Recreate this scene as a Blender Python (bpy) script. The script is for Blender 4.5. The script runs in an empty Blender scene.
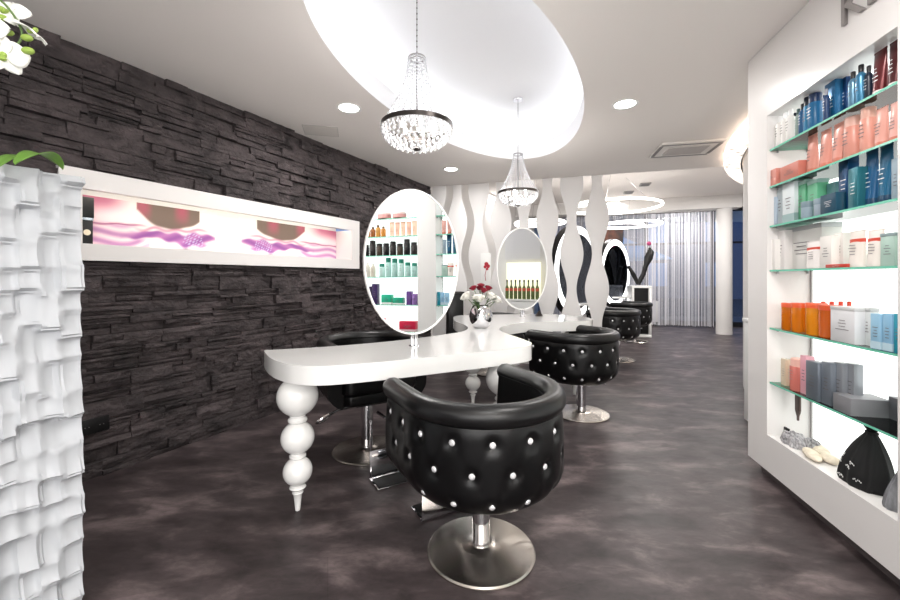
import bpy, bmesh, math, random
from mathutils import Vector, Matrix
random.seed(7)
PI = math.pi
SC = bpy.context.scene
COL = SC.collection

# ------------------------------------------------------------ camera, world, exposure
cd = bpy.data.cameras.new('camera'); cam = bpy.data.objects.new('camera', cd); COL.objects.link(cam)
cam.location = (0, 0, 1.2); cam.rotation_euler = (PI/2, 0, 0)
cd.sensor_width = 36; cd.lens = 16.0; cd.shift_y = -22/900; cd.clip_start = .02; cd.clip_end = 100
SC.camera = cam
SC.view_settings.view_transform = 'Standard'; SC.view_settings.look = 'None'
SC.view_settings.exposure = 0.24; SC.view_settings.gamma = 1.0
SC.view_settings.use_curve_mapping = False
w = bpy.data.worlds.new('dusk'); SC.world = w; w.use_nodes = True
bgn = w.node_tree.nodes['Background']; bgn.inputs[0].default_value = (.16, .24, .42, 1); bgn.inputs[1].default_value = 1.5

def area_lamp(name, loc, size, power, col=(1, .97, .94), rot=(0, 0, 0), shape='DISK', size_y=None):
    l = bpy.data.lights.new(name, 'AREA'); l.energy = power; l.color = col; l.shape = shape; l.size = size
    if size_y: l.size_y = size_y
    o = bpy.data.objects.new(name, l); COL.objects.link(o); o.location = loc; o.rotation_euler = rot
    return o
# broad unseen fill lamp added behind the camera
area_lamp('rear_fill_light', (.2, -2.3, 1.5), 4.6, 66, (.96, .98, 1), (PI/2, 0, 0), 'RECTANGLE', 2.2)
for x, y, p in ((-2.6, -1.2, 16), (.3, .2, 14), (.5, -1.4, 16), (.9, 1.1, 16)):
    area_lamp('overhead_fill_light', (x, y, 2.55), .5, p)  # unseen lamps added overhead to fill the front of the room
def point_lamp(name, loc, power, r=.08, col=(1, .965, .93)):
    l = bpy.data.lights.new(name, 'POINT'); l.energy = power; l.color = col; l.shadow_soft_size = r
    o = bpy.data.objects.new(name, l); COL.objects.link(o); o.location = loc; return o
# unseen point fills added behind the camera to brighten the ceiling
for x, y, p in ((-.5, -1.7, 34), (1.0, -1.2, 46)): point_lamp('rear_point_fill', (x, y, 1.6), p, .18)
for x, y, p in ((3.2, 6.6, 30), (5.2, 7.2, 40), (1.0, 8.3, 16), (3.6, 9.2, 40), (5.4, 8.9, 55)):
    area_lamp('salon_fill_light', (x, y, 2.9), .6, p)  # added fill for the rear salon and curtain, not tied to any fitting

# ------------------------------------------------------------ materials
def lin(c):
    return tuple(((v/255)/12.92 if v/255 <= .04045 else ((v/255+.055)/1.055)**2.4) for v in c) + (1,)
MATS = {}
def mat(name, rgb=(200, 200, 200), rough=.5, metal=0, emit=0, trans=0, coat=0, alpha=1, sss=0, spec=.5, ecol=None, ior=1.45):
    if name in MATS: return MATS[name]
    m = bpy.data.materials.new(name); m.use_nodes = True
    b = m.node_tree.nodes['Principled BSDF']; i = b.inputs
    i['Base Color'].default_value = lin(rgb); i['Roughness'].default_value = rough; i['Metallic'].default_value = metal
    i['Transmission Weight'].default_value = trans; i['Coat Weight'].default_value = coat; i['Coat Roughness'].default_value = .06
    i['Alpha'].default_value = alpha; i['Specular IOR Level'].default_value = spec; i['IOR'].default_value = ior
    if emit:
        i['Emission Color'].default_value = lin(ecol or rgb); i['Emission Strength'].default_value = emit
    MATS[name] = m; return m
def nodes(m): return m.node_tree.nodes, m.node_tree.links, m.node_tree.nodes['Principled BSDF']
def add_noise(m, c1, c2, scale=5, detail=6, stretch=(1, 1, 1), bump=0, bscale=None, lo=.3, hi=.7, coords='Object', dist=.01, rough=None, distort=0):
    N, L, b = nodes(m)
    tc = N.new('ShaderNodeTexCoord'); mp = N.new('ShaderNodeMapping'); mp.inputs['Scale'].default_value = stretch
    L.new(tc.outputs[coords], mp.inputs[0])
    nz = N.new('ShaderNodeTexNoise'); nz.inputs['Scale'].default_value = scale; nz.inputs['Detail'].default_value = detail
    nz.inputs['Roughness'].default_value = .62; nz.inputs['Distortion'].default_value = distort
    L.new(mp.outputs[0], nz.inputs['Vector'])
    cr = N.new('ShaderNodeValToRGB'); cr.color_ramp.elements[0].position = lo; cr.color_ramp.elements[1].position = hi
    cr.color_ramp.elements[0].color = lin(c1); cr.color_ramp.elements[1].color = lin(c2)
    L.new(nz.outputs[0], cr.inputs[0]); L.new(cr.outputs[0], b.inputs['Base Color'])
    if bump:
        n2 = N.new('ShaderNodeTexNoise'); n2.inputs['Scale'].default_value = bscale or scale*4; n2.inputs['Detail'].default_value = 8
        L.new(mp.outputs[0], n2.inputs['Vector'])
        bp = N.new('ShaderNodeBump'); bp.inputs['Strength'].default_value = bump; bp.inputs['Distance'].default_value = dist
        L.new(n2.outputs[0], bp.inputs['Height']); L.new(bp.outputs[0], b.inputs['Normal'])
    if rough:
        mr = N.new('ShaderNodeMapRange'); mr.inputs[3].default_value = rough[0]; mr.inputs[4].default_value = rough[1]
        L.new(nz.outputs[0], mr.inputs[0]); L.new(mr.outputs[0], b.inputs['Roughness'])
    return m

M_ceil = mat('ceiling_paint', (244, 239, 235), .85)
M_cove = mat('cove_paint', (246, 247, 250), .8)
M_wall = mat('white_wall_paint', (226, 224, 222), .75)
M_floor = mat('vinyl_floor', (80, 70, 70), .4, spec=.45)
M_stone = mat('slate_stone', (60, 52, 52), .8)
add_noise(M_stone, (30, 26, 27), (84, 75, 76), 4.5, 12, (1, 1, 1.5), bump=1.0, bscale=13, dist=.045, distort=.9)
M_gloss = mat('white_lacquer', (238, 238, 236), .16, coat=.6)
M_cab = mat('cabinet_white', (230, 227, 225), .3, coat=.15)
M_relief = mat('relief_white', (182, 185, 189), .5)
M_leather = mat('black_leather', (6, 6, 7), .33, spec=.38)
M_roll = mat('black_leather_roll', (12, 12, 13), .34, spec=.5)
M_chrome = mat('chrome', (225, 225, 228), .07, 1)
M_steel = mat('brushed_steel', (212, 205, 197), .24, 1)
M_mirror = mat('mirror_silver', (240, 243, 243), .01, 1)
M_dmirror = mat('dark_mirror', (130, 136, 150), .03, 1)
M_black = mat('black_plastic', (16, 16, 17), .35)
M_rubber = mat('black_rubber', (14, 14, 14), .6)
M_white = mat('white_plastic', (238, 238, 236), .35)
M_grey = mat('grey_metal', (150, 148, 148), .35, .8)
M_darkm = mat('dark_metal', (70, 66, 64), .3, .9)
M_crystal = mat('crystal_stud', (238, 238, 240), .12, .35, coat=1)
M_bead = mat('crystal_bead', (252, 252, 254), .08, trans=.35, coat=.5)
M_led = mat('led_white', (255, 255, 255), .5, emit=3.9)
M_ring = mat('ring_led', (255, 250, 244), .5, emit=4)
M_down = mat('downlight_lens', (255, 252, 246), .5, emit=12)
M_bulb = mat('bulb_glow', (255, 246, 235), .5, emit=25)
M_back = mat('backlit_panel', (250, 252, 250), .5, emit=1.15, ecol=(250, 253, 250))
M_gedge = mat('glass_green_edge', (120, 205, 178), .2, emit=0)

def make_glass(name, tint, gl=.1):
    m = bpy.data.materials.new(name); m.use_nodes = True; N = m.node_tree.nodes; L = m.node_tree.links
    N.clear(); o = N.new('ShaderNodeOutputMaterial'); mx = N.new('ShaderNodeMixShader'); t = N.new('ShaderNodeBsdfTransparent')
    g = N.new('ShaderNodeBsdfGlossy'); g.inputs['Roughness'].default_value = .02; t.inputs[0].default_value = tint
    fr = N.new('ShaderNodeFresnel'); fr.inputs[0].default_value = 1.45
    L.new(fr.outputs[0], mx.inputs[0]); L.new(t.outputs[0], mx.inputs[1]); L.new(g.outputs[0], mx.inputs[2]); L.new(mx.outputs[0], o.inputs[0])
    return m
M_glass = make_glass('clear_glass', (.90, .97, .94, 1))
M_wglass = make_glass('window_glass', (.85, .9, .95, 1))
M_bagc = make_glass('clear_plastic', (.75, .76, .78, 1))

# anisotropic turned steel for the discs
N, L, b = nodes(M_steel); b.inputs['Anisotropic'].default_value = .85
tg = N.new('ShaderNodeTangent'); tg.direction_type = 'RADIAL'; tg.axis = 'Z'; L.new(tg.outputs[0], b.inputs['Tangent'])
# floor: cloudy concrete-look vinyl with faint joints
N, L, b = nodes(M_floor)
tc = N.new('ShaderNodeTexCoord'); mp = N.new('ShaderNodeMapping'); mp.inputs['Rotation'].default_value = (0, 0, math.radians(35)); mp.inputs['Scale'].default_value = (1.0, 2.1, 1)
L.new(tc.outputs['Object'], mp.inputs[0])
n1 = N.new('ShaderNodeTexNoise'); n1.inputs['Scale'].default_value = 2.3; n1.inputs['Detail'].default_value = 10; n1.inputs['Roughness'].default_value = .6; n1.inputs['Distortion'].default_value = .35
L.new(mp.outputs[0], n1.inputs['Vector'])
cr = N.new('ShaderNodeValToRGB'); e = cr.color_ramp.elements; e[0].position = .34; e[0].color = lin((52, 45, 46)); e[1].position = .70; e[1].color = lin((126, 113, 113))
k_ = e.new(.52); k_.color = lin((76, 67, 68)); L.new(n1.outputs[0], cr.inputs[0])
br = N.new('ShaderNodeTexBrick'); mp2 = N.new('ShaderNodeMapping'); mp2.inputs['Rotation'].default_value = (0, 0, math.radians(-17))
L.new(tc.outputs['Object'], mp2.inputs[0]); L.new(mp2.outputs[0], br.inputs['Vector'])
br.inputs['Scale'].default_value = 1; br.inputs['Brick Width'].default_value = .9; br.inputs['Row Height'].default_value = .45; br.inputs['Mortar Size'].default_value = .0022
br.inputs['Color1'].default_value = (1, 1, 1, 1); br.inputs['Color2'].default_value = (.84, .84, .84, 1); br.inputs['Mortar'].default_value = (.78, .77, .77, 1)
mm = N.new('ShaderNodeMix'); mm.data_type = 'RGBA'; mm.blend_type = 'MULTIPLY'; mm.inputs[0].default_value = .8
L.new(cr.outputs[0], mm.inputs[6]); L.new(br.outputs[0], mm.inputs[7]); L.new(mm.outputs[2], b.inputs['Base Color'])
n5 = N.new('ShaderNodeTexNoise'); n5.inputs['Scale'].default_value = 9; n5.inputs['Detail'].default_value = 10; n5.inputs['Roughness'].default_value = .7; n5.inputs['Distortion'].default_value = .8
L.new(mp.outputs[0], n5.inputs['Vector'])
mr5 = N.new('ShaderNodeMapRange'); mr5.inputs[1].default_value = .3; mr5.inputs[2].default_value = .7; mr5.inputs[3].default_value = .60; mr5.inputs[4].default_value = 1.2; L.new(n5.outputs[0], mr5.inputs[0])
mm5 = N.new('ShaderNodeMix'); mm5.data_type = 'RGBA'; mm5.blend_type = 'MULTIPLY'; mm5.inputs[0].default_value = 1
L.new(mm.outputs[2], mm5.inputs[6]); L.new(mr5.outputs[0], mm5.inputs[7]); L.new(mm5.outputs[2], b.inputs['Base Color'])
n3 = N.new('ShaderNodeTexNoise'); n3.inputs['Scale'].default_value = 7; n3.inputs['Detail'].default_value = 5; L.new(mp.outputs[0], n3.inputs['Vector'])
mr = N.new('ShaderNodeMapRange'); mr.inputs[3].default_value = .30; mr.inputs[4].default_value = .56; L.new(n3.outputs[0], mr.inputs[0]); L.new(mr.outputs[0], b.inputs['Roughness'])
bp = N.new('ShaderNodeBump'); bp.inputs['Strength'].default_value = .12; bp.inputs['Distance'].default_value = .004; L.new(n3.outputs[0], bp.inputs['Height']); L.new(bp.outputs[0], b.inputs['Normal'])

# ------------------------------------------------------------ mesh helpers
class MB:
    """collects geometry for ONE mesh object"""
    def __init__(s): s.v = []; s.f = []; s.mi = []; s.sm = []
    def raw(s, vs, fs, mi=0, smooth=False, M=None):
        o = len(s.v)
        for p in vs:
            p = Vector(p); s.v.append(M @ p if M else p)
        for f in fs: s.f.append([i+o for i in f]); s.mi.append(mi); s.sm.append(smooth)
        return s
    def box(s, x0, x1, y0, y1, z0, z1, mi=0, M=None):
        v = [(x0, y0, z0), (x1, y0, z0), (x1, y1, z0), (x0, y1, z0), (x0, y0, z1), (x1, y0, z1), (x1, y1, z1), (x0, y1, z1)]
        return s.raw(v, [(3, 2, 1, 0), (4, 5, 6, 7), (0, 1, 5, 4), (1, 2, 6, 5), (2, 3, 7, 6), (3, 0, 4, 7)], mi, False, M)
    def lathe(s, prof, n=32, mi=0, M=None, smooth=True, caps=True):
        vs = []; fs = []
        for r, z in prof:
            for k in range(n): a = 2*PI*k/n; vs.append((r*math.cos(a), r*math.sin(a), z))
        for j in range(len(prof)-1):
            for k in range(n): fs.append((j*n+k, j*n+(k+1) % n, (j+1)*n+(k+1) % n, (j+1)*n+k))
        if caps and prof[0][0] > 1e-5: fs.append(tuple(reversed(range(n))))
        if caps and prof[-1][0] > 1e-5: fs.append(tuple(range((len(prof)-1)*n, len(prof)*n)))
        return s.raw(vs, fs, mi, smooth, M)
    def cyl(s, r, z0, z1, n=24, x=0, y=0, mi=0, M=None):
        T = Matrix.Translation((x, y, 0)); T = M @ T if M else T
        return s.lathe([(r, z0), (r, z1)], n, mi, T)
    def tube(s, pts, r, n=10, mi=0, closed=False, M=None, caps=True):
        pts = [Vector(p) for p in pts]; m = len(pts); vs = []; fs = []
        up = Vector((0, 0, 1)); prev = None
        for i, p in enumerate(pts):
            if closed: t = pts[(i+1) % m]-pts[i-1]
            else: t = pts[min(i+1, m-1)]-pts[max(i-1, 0)]
            t.normalize()
            if prev is None:
                a = t.cross(up)
                if a.length < .1: a = t.cross(Vector((1, 0, 0)))
                a.normalize()
            else:
                a = prev-t*prev.dot(t); a.normalize()
            prev = a; c = t.cross(a)
            rr = r[i] if isinstance(r, (list, tuple)) else r
            for k in range(n):
                an = 2*PI*k/n; vs.append(p+a*math.cos(an)*rr+c*math.sin(an)*rr)
        R = m if closed else m-1
        for i in range(R):
            for k in range(n):
                j = (i+1) % m; fs.append((i*n+k, i*n+(k+1) % n, j*n+(k+1) % n, j*n+k))
        if not closed and caps: fs.append(tuple(reversed(range(n)))); fs.append(tuple(range((m-1)*n, m*n)))
        return s.raw(vs, fs, mi, True, M)
    def prism(s, poly, z0, z1, mi=0, M=None):
        n = len(poly); vs = [(x, y, z0) for x, y in poly]+[(x, y, z1) for x, y in poly]
        fs = [tuple(reversed(range(n))), tuple(range(n, 2*n))]+[(i, (i+1) % n, n+(i+1) % n, n+i) for i in range(n)]
        return s.raw(vs, fs, mi, False, M)
    def grid(s, fn, nu, nv, mi=0, smooth=True, closeu=False, flip=False):
        vs = [fn(i/nu, j/nv) for i in range(nu if closeu else nu+1) for j in range(nv+1)]
        W = nv+1; C = nu if closeu else nu+1; fs = []
        for i in range(nu):
            a = i; b_ = (i+1) % C
            for j in range(nv):
                q = (a*W+j, b_*W+j, b_*W+j+1, a*W+j+1); fs.append(tuple(reversed(q)) if flip else q)
        return s.raw(vs, fs, mi, smooth)
    def sphere(s, c, r, nu=12, nv=8, mi=0, sc=(1, 1, 1)):
        c = Vector(c)
        pr = [(max(1e-6, r*math.sin(PI*j/nv)), -r*math.cos(PI*j/nv)) for j in range(nv+1)]
        return s.lathe(pr, nu, mi, Matrix.Translation(c) @ Matrix.Diagonal((*sc, 1)))
    def build(s, name, mats, parent=None, loc=(0, 0, 0), rz=0, bevel=0, seg=2, angle=35, solid=0, recalc=True):
        me = bpy.data.meshes.new(name); me.from_pydata([tuple(p) for p in s.v], [], s.f)
        for m in (mats if isinstance(mats, (list, tuple)) else [mats]): me.materials.append(m)
        me.polygons.foreach_set('material_index', s.mi)
        if bevel:
            bm = bmesh.new(); bm.from_mesh(me); bmesh.ops.remove_doubles(bm, verts=bm.verts, dist=1e-5)
            ed = [e_ for e_ in bm.edges if len(e_.link_faces) == 2 and e_.calc_face_angle(0) > math.radians(30)]
            bmesh.ops.bevel(bm, geom=ed, offset=bevel, segments=seg, profile=.5, affect='EDGES', clamp_overlap=True)
            bmesh.ops.recalc_face_normals(bm, faces=bm.faces); bm.to_mesh(me); bm.free()
            me.polygons.foreach_set('use_smooth', [True]*len(me.polygons))
        else:
            if recalc:
                bm = bmesh.new(); bm.from_mesh(me); bmesh.ops.remove_doubles(bm, verts=bm.verts, dist=1e-6)
                bmesh.ops.recalc_face_normals(bm, faces=bm.faces); bm.to_mesh(me); bm.free()
            me.polygons.foreach_set('use_smooth', [True]*len(me.polygons))
        me.set_sharp_from_angle(angle=math.radians(angle)); me.update()
        o = bpy.data.objects.new(name, me); COL.objects.link(o)
        if parent: o.parent = parent
        o.location = loc; o.rotation_euler = (0, 0, rz)
        if solid:
            md = o.modifiers.new('thickness', 'SOLIDIFY'); md.thickness = solid; md.offset = 0
        return o

def tag(o, label, cat, group=None):
    o['label'] = label; o['category'] = cat
    if group: o['group'] = group
    return o
def thing(name, label, cat, loc=(0, 0, 0), rz=0, group=None):
    o = bpy.data.objects.new(name, None); COL.objects.link(o); o.location = loc; o.rotation_euler = (0, 0, rz); o.empty_display_size = .05
    return tag(o, label, cat, group)
def struct(o): o['kind'] = 'structure'; return o
def dup(o, parent=None):
    c = o.copy(); COL.objects.link(c); c.parent = parent
    for ch in list(o.children): dup(ch, c)
    return c
def placed(o, loc, rz, label, group=None):
    o.location = loc; o.rotation_euler = (0, 0, rz); o['label'] = label
    if group: o['group'] = group
    return o

# ------------------------------------------------------------ the setting
H = 2.57; HF = 2.95
WD = Vector((.4561, .8899, 0)); WN = Vector((.8899, -.4561, 0)); W0 = Vector((-3.386, 0, 0))   # left wall
def wl(s, d=0, z=0): return W0+WD*s+WN*d+Vector((0, 0, z))
LD = Vector((.958, -.287, 0)); L0 = Vector((-.30, 6.02, 0))                                     # slat line
UD = Vector((.2008, .9796, 0)); VD = Vector((.9796, -.2008, 0)); C0 = Vector((1.89, 2.537, 0))  # product cabinet
CRZ = math.atan2(-UD.y, -UD.x)

struct(MB().raw([(-6, -2.6, 0), (9.5, -2.6, 0), (9.5, 12.5, 0), (-6, 12.5, 0)], [(0, 1, 2, 3)]).build('floor', M_floor, recalc=False))
# ceiling with elliptical opening
EC = Vector((.232, 3.06)); EA, EB = 1.67, .735; ED = Vector((.4216, .9068)); EN = Vector((.9068, -.4216))
def ell(da, k, n, z): 
    a = 2*PI*k/n; p = EC+ED*(EA+da)*math.cos(a)+EN*(EB+da)*math.sin(a); return (p.x, p.y, z)
bm = bmesh.new(); NE = 96
outer = [(-4.9, -2.6), (6.0, -2.6), (9.0, 3.22), tuple((L0+LD*0).to_2d())]
def loop(pts):
    vs = [bm.verts.new((p[0], p[1], H)) for p in pts]
    return [bm.edges.new((vs[i], vs[(i+1) % len(vs)])) for i in range(len(vs))]
es = loop(outer)+loop([ell(0, k, NE, H) for k in range(NE)])
bmesh.ops.triangle_fill(bm, edges=es, use_beauty=True)
me = bpy.data.meshes.new('ceiling'); bm.to_mesh(me); bm.free(); me.materials.append(M_ceil)
o = bpy.data.objects.new('ceiling', me); COL.objects.link(o); struct(o)
def ering(da0, z0, da1, z1, mb):
    vs = [ell(da0, k, NE, z0) for k in range(NE)]+[ell(da1, k, NE, z1) for k in range(NE)]
    mb.raw(vs, [(k, (k+1) % NE, NE+(k+1) % NE, NE+k) for k in range(NE)])
mb = MB(); ering(0, H, 0, H+.17, mb); ering(0, H+.17, .16, H+.17, mb); ering(.16, H+.17, .16, 2.992, mb)
mb.raw([ell(.16, k, NE, 2.992) for k in range(NE)], [tuple(range(NE))])
struct(mb.build('ceiling_oval_recess', M_cove))
mb = MB()
mb.tube([ell(.08, k, NE, H+.20) for k in range(NE)], .014, 6, closed=True)
o = mb.build('trim_cove_led', M_led); struct(o)
# upper ceiling of the rear salon and the step
q = [L0, L0+LD*9.7, Vector((9.5, 12.5, 0)), Vector((2.5, 12.5, 0))]
struct(MB().raw([(p.x, p.y, HF) for p in q], [(0, 1, 2, 3)]).build('ceiling_rear', M_ceil, recalc=False))
a, b_ = L0, L0+LD*9.7
struct(MB().raw([(a.x, a.y, H), (b_.x, b_.y, H), (b_.x, b_.y, HF), (a.x, a.y, HF)], [(0, 1, 2, 3)]).build('trim_ceiling_step', M_ceil))
# beam on the column
B0 = Vector((5.87, 8.57, 0)); 
mb = MB(); a = B0+LD*(-4.6); b_ = B0+LD*.28; n_ = Vector((.287, .958, 0))
mb.raw([a-n_*.16, b_-n_*.16, b_+n_*.16, a+n_*.16]+[p+Vector((0, 0, HF-2.68)) for p in (a-n_*.16, b_-n_*.16, b_+n_*.16, a+n_*.16)],
       [(0, 1, 2, 3), (4, 5, 6, 7), (0, 1, 5, 4), (1, 2, 6, 5), (2, 3, 7, 6), (3, 0, 4, 7)])
struct(mb.build('trim_beam', M_wall, loc=(0, 0, 2.68)))
struct(MB().cyl(.15, 0, 2.68, 40).build('wall_column', M_wall, loc=B0))

# left wall: base with a hole for the light niche, stacked slate stones on it
NS0, NS1, NZ0, NZ1 = 2.536, 5.09, 1.304, 1.836
mb = MB()
def wq(s0, s1, z0, z1, d=-.03): mb.raw([wl(s0, d, z0), wl(s1, d, z0), wl(s1, d, z1), wl(s0, d, z1)], [(0, 1, 2, 3)])
s_end = 6.02/.8899
wq(-2.95, NS0, 0, HF); wq(NS1, s_end, 0, HF); wq(NS0, NS1, 0, NZ0); wq(NS0, NS1, NZ1, HF)
def stone(s0, s1, z0, z1):
    dep = random.choice([.0, .008, .015, .024, .034])+random.uniform(0, .006); g = .0016
    ns = max(2, int((s1-s0)/.05)); nz = 3 if z1-z0 > .045 else 2
    ph = random.random()*9; tl = random.uniform(-.006, .006); tz = random.uniform(-.005, .005)
    def P(u, v):
        s = s0+g+(s1-s0-2*g)*u; z = z0+g+(z1-z0-2*g)*v
        d = dep+tl*(u-.5)*2+tz*(v-.5)*2+random.uniform(-.004, .004)
        if 0 < v < 1: z += random.uniform(-.004, .004)
        edge = (u in (0, 1)) or (v in (0, 1))
        return wl(s, d-(.004 if edge else 0), z)
    o0 = len(mb.v); mb.grid(P, ns, nz, smooth=False)
    W = nz+1
    ring = [o0+j for j in range(W)]+[o0+i*W+nz for i in range(1, ns+1)]+[o0+ns*W+j for j in range(nz-1, -1, -1)]+[o0+i*W for i in range(ns-1, 0, -1)]
    o1 = len(mb.v)
    for i in ring:
        p = mb.v[i]; dd = (p-W0).dot(WN); mb.v.append(p-WN*(dd+.03))
    n = len(ring)
    for i in range(n): mb.f.append([ring[i], ring[(i+1) % n], o1+(i+1) % n, o1+i]); mb.mi.append(0); mb.sm.append(False)
def clip_stone(s0, s1, z0, z1):
    if s1 <= NS0 or s0 >= NS1 or z1 <= NZ0 or z0 >= NZ1: return stone(s0, s1, z0, z1)
    if s0 < NS0-.03: stone(s0, NS0, z0, z1)
    if s1 > NS1+.03: stone(NS1, s1, z0, z1)
    a_, b2 = max(s0, NS0), min(s1, NS1)
    if z0 < NZ0-.01: stone(a_, b2, z0, NZ0)
    if z1 > NZ1+.01: stone(a_, b2, NZ1, z1)
z = 0
while z < H-.001:
    h = random.choice([.06, .075, .09, .105]); h = min(h, H-z)
    if H-z-h < .04: h = H-z
    s = .2-random.random()*.4
    while s < s_end:
        l = random.uniform(.12, .46); l = min(l, s_end-s)
        if s_end-s-l < .1: l = s_end-s
        r = random.random()
        if h < .05 or r < .34: clip_stone(s, s+l, z, z+h)
        elif r < .75:
            k = random.choice([.33, .5, .62]); clip_stone(s, s+l, z, z+h*k)
            if random.random() < .5: clip_stone(s, s+l, z+h*k, z+h)
            else: m_ = random.uniform(.3, .7); clip_stone(s, s+l*m_, z+h*k, z+h); clip_stone(s+l*m_, s+l, z+h*k, z+h)
        else:
            for k in range(3): clip_stone(s, s+l, z+h*k/3, z+h*(k+1)/3)
        s += l
    z += h
struct(mb.build('wall_left', M_stone, recalc=False, angle=20))
# white walls of the rear salon, behind the camera and to the right
def wallseg(name, pts, z1=HF, m=M_wall, z0=0):
    mb = MB()
    for a, b_ in zip(pts[:-1], pts[1:]): mb.raw([(a[0], a[1], z0), (b_[0], b_[1], z0), (b_[0], b_[1], z1), (a[0], a[1], z1)], [(0, 1, 2, 3)])
    return struct(mb.build(name, m, recalc=False))
wallseg('wall_left_rear', [(-.30, 6.02), (2.55, 11.58)])
wallseg('wall_back', [(-4.9, -2.6), (5.9, -2.6)])
wallseg('wall_right', [(1.36, -2.6), (2.42, 2.46), (2.584, 2.87)])
# round white wall behind the cabinet
RCX, RCY, RCR = 6.886, 1.955, 4.40
def rc(a, r, z): a = math.radians(a); return (RCX+r*math.cos(a), RCY+r*math.sin(a), z)
mb = MB(); mb.grid(lambda u, v: rc(168-60*u, RCR, v*HF), 60, 1)
struct(mb.build('wall_round', M_wall))
wallseg('wall_right_rear', [rc(108, RCR, 0)[:2], (8.4, 6.6), (8.6, 9.2)])
# shop window at the far end
G0 = Vector((5.1, 10.4, 0)); 
def gw(s, d=0, z=0): return G0+LD*s+n_*d+Vector((0, 0, z))
def gbox(mb, s0, s1, d0, d1, z0, z1, mi=0):
    mb.raw([gw(s0, d0, z0), gw(s1, d0, z0), gw(s1, d1, z0), gw(s0, d1, z0), gw(s0, d0, z1), gw(s1, d0, z1), gw(s1, d1, z1), gw(s0, d1, z1)],
           [(3, 2, 1, 0), (4, 5, 6, 7), (0, 1, 5, 4), (1, 2, 6, 5), (2, 3, 7, 6), (3, 0, 4, 7)], mi)
M_frame = mat('window_frame_dark', (34, 36, 42), .4, .3)
wn = bpy.data.objects.new('window_1', None); COL.objects.link(wn); struct(wn)
mb = MB(); gbox(mb, -3.1, 3.7, -.03, .03, 0, .12); gbox(mb, -3.1, 3.7, -.03, .03, 2.85, 2.95); gbox(mb, -3.1, 3.7, -.03, .03, 2.05, 2.1)
for s in (-3.1, -1.6, 0, 1.5, 2.35, 3.65): gbox(mb, s-.04, s+.04, -.04, .04, 0, 2.95)
mb.build('window_frame', M_frame, wn)
mb = MB(); gbox(mb, -3.1, 3.7, -.004, .004, .1, 2.9); mb.build('pane', M_wglass, wn)
# outside: dusk street
M_street = mat('street_dark', (38, 44, 60), .8)
struct(MB().box(-14, 26, 12.5, 34, -.1, -.02).build('floor_street', M_street))
t = thing('building', 'dark house front across the street behind the string curtain', 'building', (10, 25, 0), -.29)
MB().box(-16, 12, 0, 3, -.02, 5.2).build('wall', mat('house_dark', (112, 120, 140), .9), t)
M_win = mat('dusk_window', (120, 150, 190), .4, emit=.5)
for i in range(7):
    for zz in (.7, 3.2): MB().box(-14+i*3.2, -12.8+i*3.2, -.05, .05, zz, zz+1.4).build('window', M_win, t)
M_awn = mat('awning_cloth_glow', (150, 190, 225), .7, emit=.28, ecol=(140, 185, 230))  # cloth emits faintly, standing in for blue light falling on it
def awning(label, s0, s1, z0, z1, d):
    t = thing('market_umbrella', label, 'umbrella', gw((s0+s1)/2, d), math.atan2(LD.y, LD.x), 'street umbrellas outside the window')
    r = (s1-s0)/2
    MB().lathe([(r, z0), (r*.99, z0+.03), (.03, z1), (.001, z1+.02)], 8).build('canopy', M_awn, t)
    MB().cyl(.03, 0, z1, 12).build('pole', M_darkm, t)
awning('pale blue umbrella outside, seen through the string curtain', -1.9, 1.5, 1.85, 2.7, 4.0)
awning('pale blue umbrella outside to the right of the white column', 4.1, 6.6, 1.85, 2.25, 4.0)

# ------------------------------------------------------------ wave slats
def wave_slat(i):
    s0 = .107+.322*i; sg = 1 if i % 2 else -1
    n = 56; vs = []; fs = []
    def hw(z): return .107+sg*.045*math.cos(2*PI*(z-2.0)/.95)
    for j in range(n+1):
        z = H*j/n; h = hw(z)
        for d in (-.02, .02):
            for e_ in (-1, 1):
                p = LD*(e_*(min(h, .058) if i == 0 and e_ < 0 else h))+n_*d; vs.append((p.x, p.y, z))
    for j in range(n):
        a = j*4; b2 = a+4
        for q_ in ((0, 1), (1, 3), (3, 2), (2, 0)): fs.append((a+q_[0], a+q_[1], b2+q_[1], b2+q_[0]))
    fs += [(0, 2, 3, 1), (n*4, n*4+1, n*4+3, n*4+2)]
    p = L0+LD*s0
    o = MB().raw(vs, fs).build('wave_panel', mat('wave_white', (230, 228, 227), .42), loc=(p.x, p.y, 0), bevel=.004, seg=2)
    return o
SL = ['white wavy floor-to-ceiling panel in the corner against the dark stone wall', 'white wavy panel just right of the corner one, behind the big oval mirror',
      'third white wavy panel from the stone wall, carrying the small picture', 'white wavy panel behind the vase, right of the one with the picture',
      'white wavy panel directly behind the smaller oval mirror', 'white wavy panel just right of the smaller oval mirror',
      'second wavy panel from the free end of the screen', 'last white wavy panel at the free end of the screen, beside the lit mirror']
for i in range(8): tag(wave_slat(i), SL[i], 'panel', 'wavy panels of the room screen')
# small picture card on the third slat
p = L0+LD*.86+n_*-.035
t = thing('picture_card', 'small white card with a red flower picture hanging on the wavy panels', 'picture', (p.x, p.y, 0), math.atan2(LD.y, LD.x))
MB().box(-.075, .075, -.006, .006, 1.0, 1.56).build('card', M_white, t, bevel=.002)
mb = MB()
for x, z, r in ((0, 1.40, .03), (.025, 1.37, .028), (-.02, 1.36, .022), (.01, 1.33, .02)): mb.lathe([(r, 0), (r, .002)], 12, M=Matrix.Translation((x+.01, -.0065, z)) @ Matrix.Rotation(PI/2, 4, 'X'))
mb.tube([(.01, -.008, 1.33), (-.01, -.008, 1.24), (0, -.008, 1.16)], .004, 6)
mb.build('flower_print', mat('print_red', (176, 40, 56), .5), t)

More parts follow.
